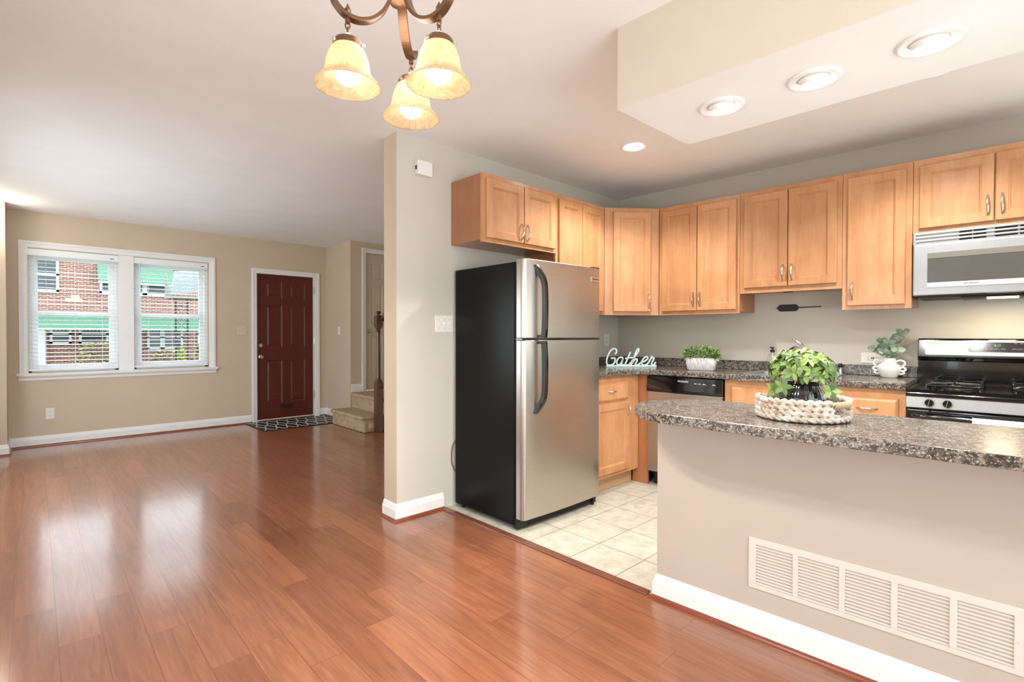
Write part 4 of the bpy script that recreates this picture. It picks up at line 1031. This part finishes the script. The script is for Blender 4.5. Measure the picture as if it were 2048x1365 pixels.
for i in range(84):
    th = rnd.uniform(0, 2*PI); ph = math.acos(rnd.uniform(-.42, 1)); rad = rnd.uniform(.80, 1.02)
    c = Vector((.108*math.sin(ph)*math.cos(th)*rad, .108*math.sin(ph)*math.sin(th)*rad, .168+.072*math.cos(ph)*rad))
    if c.z < .135: c.z += .008
    ax = Vector((math.sin(ph)*math.cos(th), math.sin(ph)*math.sin(th), math.cos(ph)*.8+.25)).normalized()
    e1 = ax.orthogonal().normalized(); e2 = ax.cross(e1); a0 = rnd.uniform(0, 6)
    m = rnd.choice((4, 5, 6))
    for k in range(m):
        a = a0+2*PI*k/m; d = (e1*math.cos(a)+e2*math.sin(a))+ax*rnd.uniform(.15, .6)
        L = rnd.uniform(.026, .038); leaf(b, c, d, ax, L, L*.52, .3, .25, 4)
    if i % 3 == 0: bs.tube(smoothpath([(0, 0, .10), c*.5+Vector((0, 0, .06)), c], 3), .0013, 5)
for d_ in ((-.098, -.05, .110), (-.112, -.02, .098), (.045, -.100, .100)):
    c = Vector((d_[0]*RT.x-d_[1]*FW.x*-1, 0, 0)); c = RT*d_[0]+Vector((FW.x, FW.y, 0))*d_[1]; c.z = d_[2]
    for k in range(5):
        a = 2*PI*k/5; d = Vector((RT.x*math.cos(a)-.2*FW.x, RT.y*math.cos(a)-.2*FW.y, math.sin(a))); leaf(b, c, d, (-FW.x, -FW.y, .3), .038, .020, .2, .15, 4)
b.build('foliage', M_leaf, t, smooth='all'); bs.build('stems', M_stem, t)

# ------------------------------------------------------------------ things on the worktop
PLC = K(.990, .345, ZT)
t = thing('planter', 'small bushy green plant in a white ribbed rectangular planter', 'plant', PLC, RZK+R(14))
b = MB()
def rrect(w, d, z, r=.02): return [(x, y, z) for x, y, _ in rr(w, d, 0, r)]
b.loft([rrect(.094, .046, 0), rrect(.104, .052, .008), rrect(.113, .057, .06), rrect(.115, .058, .098), rrect(.110, .053, .100), rrect(.108, .051, .085)], True, True, True); pp = b.build('pot', M_plant, t, smooth='all')
b = MB()
for sx in (-1, 1): b.tube(smoothpath([(sx*.112, -.018, .085), (sx*.126, -.012, .080), (sx*.126, .012, .080), (sx*.112, .018, .085)], 4), .006, 8)
b.build('handles', M_plant, pp, smooth='all')
b = MB(); rnd = random.Random(5)
for i in range(620):
    u, v = rnd.uniform(-1, 1), rnd.uniform(-1, 1)
    x = u*.135; y = v*.065; top = .100*math.sqrt(max(.06, 1-.55*u*u-.45*v*v)); z = .085+top*rnd.uniform(.1, 1.08)
    d = Vector((u*1.1+rnd.uniform(-.5, .5), v*1.1+rnd.uniform(-.5, .5), rnd.uniform(-.1, 1))); leaf(b, (x*rnd.uniform(.8, 1), y, z), d, (rnd.uniform(-1, 1), rnd.uniform(-1, 1), 1), rnd.uniform(.018, .028), .012, .2, .15, 3)
b.build('foliage', M_leafd, t, smooth='all')

t = thing('vase', 'white vase with looped side handles holding eucalyptus', 'vase', K(2.178, .135, ZT), RZK)
b = MB(); b.lathe([(.001, 0), (.040, 0), (.047, .008), (.064, .048), (.068, .068), (.064, .078), (.050, .090), (.037, .098), (.035, .128), (.037, .131), (.031, .131), (.030, .10), (.001, .09)], (0, 0, 0), 36); b.build('body', M_ceram, t, smooth=True, angle=50)
for sx in (-1, 1):
    for pts, nm in (([(.034, .104), (.058, .116), (.080, .108), (.084, .090), (.070, .076)], 'handle'), ([(.066, .068), (.084, .066), (.086, .052), (.064, .046)], 'handle'), ([(.062, .044), (.077, .041), (.078, .029), (.055, .024)], 'handle')):
        b = MB(); b.tube(smoothpath([(sx*x, 0, z) for x, z in pts], 5), .0062, 8); b.build(nm, M_ceram, t, smooth='all')
t2 = thing('eucalyptus_sprig', 'grey green eucalyptus sprigs standing in the white vase', 'plant', K(2.178, .135, ZT+.105), RZK)
b = MB(); bs = MB(); rnd = random.Random(11)
for tip in ((-.085, -.01, .09), (-.045, .01, .15), (.0, -.02, .13), (.045, .0, .16), (.075, .0, .205), (.05, -.03, .08), (-.03, -.035, .07), (.02, .02, .09)):
    path = smoothpath([(0, 0, -.03), (tip[0]*.3, tip[1]*.3, tip[2]*.45), (tip[0]*.75, tip[1]*.8, tip[2]*.8), tip], 4); bs.tube(path, .0014, 5)
    for i, p in enumerate(path[4:]):
        for sg in (-1, 1):
            if i % 2 and sg > 0: continue
            d = Vector((sg*rnd.uniform(.4, 1), rnd.uniform(-.6, .4), rnd.uniform(-.1, .7))); L = rnd.uniform(.030, .042)
            leaf(b, p, d, (rnd.uniform(-.6, .6), -1, rnd.uniform(-.2, .7)), L, L*.82, .12, .12, 5, True)
b.build('leaves', M_euc, t2, smooth='all'); bs.build('stems', M_stem, t2)

t = thing('soap_bottle', 'clear soap bottle with a black pump on the sink edge', 'bottle', K(1.440, .085, ZT+.0005), RZK)
b = MB(); b.lathe([(.001, 0), (.036, 0), (.0385, .004), (.0385, .105), (.034, .122), (.018, .138), (.013, .144), (.013, .150)], (0, 0, 0), 28); b.build('body', M_bottle, t, smooth=True)
b = MB(); b.cyl((0, 0, .148), (0, 0, .168), .016); b.cyl((0, 0, .168), (0, 0, .180), .006); b.box(-.012, .012, -.030, .010, .180, .190); pm = b.build('pump', M_matte, t, bevel=.002)
b = MB(); b.tube(smoothpath([(0, 0, .148), (.002, 0, .07), (-.008, 0, .012)], 4), .003, 6); b.build('dip_tube', M_plastic, pm, smooth=True)

# word sign
SG = K(.43, .30, ZT)
SG = Vector((3.845, 2.545, ZT+.0005))
t = thing('word_sign', 'pale mint wooden cursive word sign on the corner worktop', 'sign', SG, math.atan2(RT.y, RT.x))
PXM = 4.485/1014.88/7.877
def sg(x, y): return ((x-500)*PXM, 0, (735-y)*PXM)
strokes = [
 [(240, 538), (266, 512), (262, 470), (228, 450), (180, 478), (138, 545), (114, 625), (116, 690), (150, 712), (200, 706), (236, 668), (250, 604)],
 [(176, 604), (215, 600), (252, 602)],
 [(372, 606), (345, 588), (302, 602), (272, 656), (282, 704), (322, 700), (352, 655), (374, 602), (352, 668), (356, 706), (392, 706), (420, 676)],
 [(488, 502), (462, 560), (430, 636), (410, 690), (430, 712), (466, 702), (500, 664)],
 [(404, 606), (450, 598), (524, 592)],
 [(500, 664), (556, 578), (606, 500), (618, 462), (606, 452), (584, 480), (548, 570), (516, 660), (498, 714)],
 [(508, 690), (536, 644), (572, 616), (594, 622), (586, 656), (566, 692), (576, 712), (612, 704), (650, 672)],
 [(650, 672), (706, 650), (758, 610), (752, 580), (722, 582), (688, 616), (666, 664), (676, 704), (716, 710), (760, 686), (790, 640)],
 [(790, 640), (812, 600), (820, 570), (836, 594), (858, 602), (846, 634), (824, 676), (828, 708), (858, 706), (888, 660)]]
b = MB()
for s in strokes: b.tube(smoothpath([sg(*q) for q in s], 5), .1, flat=(.006, .0062), up=(0, 1, 0))
b.build('lettering', M_mint, t, bevel=.002)
b = MB(); b.box((105-500)*PXM, (897-500)*PXM, -.012, .012, 0, 24*PXM); b.build('base', M_mint, t, bevel=.002)

# black bracket on the kitchen wall
t = thing('wall_bracket', 'black pill shaped bracket with a thin arm on the kitchen wall', 'bracket', K(1.525, 0, 1.432), RZK)
b = MB(); q = []
for cx, a0 in ((.048, -90), (-.048, 90)):
    for k in range(9): a = R(a0+k*22.5); q.append((cx+.026*math.cos(a), .026*math.sin(a)))
b.prism(q, -.012, -.001, 'y'); b.build('plate', M_matte, t, bevel=.003)
b = MB(); b.cyl((.07, -.008, 0), (.225, -.008, .003), .0035, seg=8); b.cyl((-.085, -.008, 0), (-.07, -.008, 0), .003, seg=8); b.build('arm', M_matte, t)

# ------------------------------------------------------------------ across the street
YB = 28.0; KB = YB/18.5
def bx(x): return x*KB
def bz(z): return 1.22+(z-1.22)*KB
b = MB(); b.box(-30, 40, 7.9, 60, -.9, -.6)
struct(b.build('ground', M_ground), 'lawn and street outside the window', 'ground')
t = thing('row_house', 'brick row house with green awnings across the street', 'house', (bx(1.9), YB, -.6))
def HB(): return MB(T(-bx(1.9), -YB, .6))
b = HB(); b.box(bx(-4), bx(9), YB, YB+8, -.6, 5.4); b.build('brick_wall', M_brick, t)
def hwin(x0, x1, z0, z1, mull=()):
    b = HB(); fw = .09
    for a, c, e, f in ((x0, x0+fw, z0, z1), (x1-fw, x1, z0, z1), (x0, x1, z0-.04, z0+fw), (x0, x1, z1-fw, z1), (x0, x1, (z0+z1)/2-.035, (z0+z1)/2+.035)): b.box(a, c, YB-.06, YB, e, f)
    for mx in mull: b.box(mx-.09, mx+.09, YB-.06, YB, z0, z1)
    fo = b.build('window_frame', M_hwhite, t); b = HB(); b.box(x0+.02, x1-.02, YB-.03, YB-.01, z0+.02, z1-.02); b.build('window_pane', M_hwin, fo)
hwin(bx(-.15), bx(.5), bz(2.36), bz(3.3)); hwin(bx(1.36), bx(3.05), bz(2.38), bz(3.1), (bx(1.95), bx(2.4)))
hwin(bx(.9), bx(1.55), bz(.95), bz(1.5)); hwin(bx(2.45), bx(3.36), bz(.78), bz(1.5), (bx(2.83),)); hwin(bx(3.76), bx(4.4), bz(.78), bz(1.7))
hwin(bx(.3), bx(.75), bz(.95), bz(1.5))
def awning(x0, x1, z0, z1, out):
    b = HB(); n = int((x1-x0)/.11)
    top = []; bot = []
    rings = []
    for i in range(2*n+1):
        x = x0+(x1-x0)*i/(2*n); r = .018 if i % 2 else 0
        rings.append([(x, YB-.02, z1+r), (x, YB-out, z0+r), (x, YB-out-.005, z0-.10-(.05 if i % 2 else 0))])
    b.loft(rings, False); b.build('awning', M_awn, t)
    b = HB()
    b.box(x0, x1, YB-out-.012, YB-out-.006, z0-.10, z0-.06); b.build('awning_valance', M_hwhite, t)
awning(bx(1.3), bx(3.1), bz(2.74), bz(3.3), .55); awning(bx(.0), bx(3.72), bz(1.40), bz(1.80), 2.0)
b = HB(); b.box(bx(-.1), bx(.22), YB-.25, YB, -.6, bz(1.34)); b.build('white_door', M_hwhite, t)
b = HB(); b.box(bx(.62), bx(.98), YB-.012, YB, bz(2.11), bz(2.20)); b.box(bx(.74), bx(.92), YB-.011, YB, bz(2.22), bz(2.30)); b.build('repaired_bricks', plain('pale_new_brick', (226, 196, 160), .9), t)
# slanting ribbed porch awning on iron posts
YP = 15.5
t = thing('porch_awning', 'white ribbed porch awning on two black iron posts', 'awning', (2.85, YP, -.6))
def PB(): return MB(T(-2.85, -YP, .6))
b = PB(); n = 22; rings = []
for i in range(2*n+1):
    u = i/(2*n); r = .014 if i % 2 else 0
    x0 = 2.56+u*.75; ring = []
    for k in range(7):
        v = k/6; x = x0+.17*v+.05*math.sin(PI*v/2); ring.append((x, YP+.9*v-r, 2.23+.13*u+v*.70+.06*math.sin(PI*v)+r*.3))
    rings.append(ring)
b.loft(rings, False); b.build('ribbed_roof', M_awnw, t)
b = PB(); b.prism([(YP+.02, 2.20), (YP+.92, 2.20), (YP+.92, 2.9)], 2.575, 2.60, 'x'); b.box(2.57, 3.3, YP+.02, YP+.9, 2.16, 2.20); b.build('soffit', plain('grey_soffit', (110, 116, 110), .7), t)
for x in (2.672, 2.935):
    b = PB(); b.box(x-.02, x+.02, YP+.03, YP+.07, -.6, 2.2); b.build('iron_post', M_iron, t)
b = PB()
for z in (.8, 1.15, 1.5, 1.85):
    for sg_ in (-1, 1): b.tube(smoothpath([(2.80+sg_*.11, YP+.05, z-.14), (2.80+sg_*.02, YP+.05, z-.06), (2.80+sg_*.09, YP+.05, z+.05), (2.80+sg_*.03, YP+.05, z+.13), (2.80-sg_*.04, YP+.05, z+.06)], 4), .007, 5)
b.build('scrollwork', M_iron, t)
def shrub(name, label, c, r, h, mat, n, seed, cone=False):
    t = thing(name, label, 'shrub', (c[0], c[1], -.6)); rnd = random.Random(seed); b = MB()
    for i in range(n):
        v = rnd.random(); th = rnd.uniform(0, 2*PI); rad = r*((1-v*.9) if cone else math.sqrt(max(.05, 1-(2*v-1)**2*.8)))*rnd.uniform(.7, 1)
        p = (rad*math.cos(th), rad*math.sin(th), h*v); leaf(b, p, (math.cos(th), math.sin(th), rnd.uniform(-.3, 1)), (rnd.uniform(-1, 1), rnd.uniform(-1, 1), 1), .14, .08, .2, .1, 2)
    b.build('foliage', mat, t); b = MB(); b.cyl((0, 0, 0), (0, 0, h*.6), .04); b.build('stem', M_stem, t)
shrub('hedge_bush', 'variegated bush in front of the brick house seen through left window', (bx(1.2), YB-2.2), .62, 1.45, M_bush, 900, 1)
shrub('hedge_bush', 'olive bush right of the lime conifer seen through right window', (bx(3.75), YB-2.0), .6, 1.35, M_bush, 700, 2)
shrub('hedge_bush', 'low brown bush left of the lime conifer seen through right window', (bx(2.75), YB-2.0), .55, 1.15, M_bush, 700, 4)
shrub('conifer', 'small lime green conifer seen through the right window', (3.29*.80*KB, YB-5.6), .2, 1.3, M_cone, 420, 3, True)
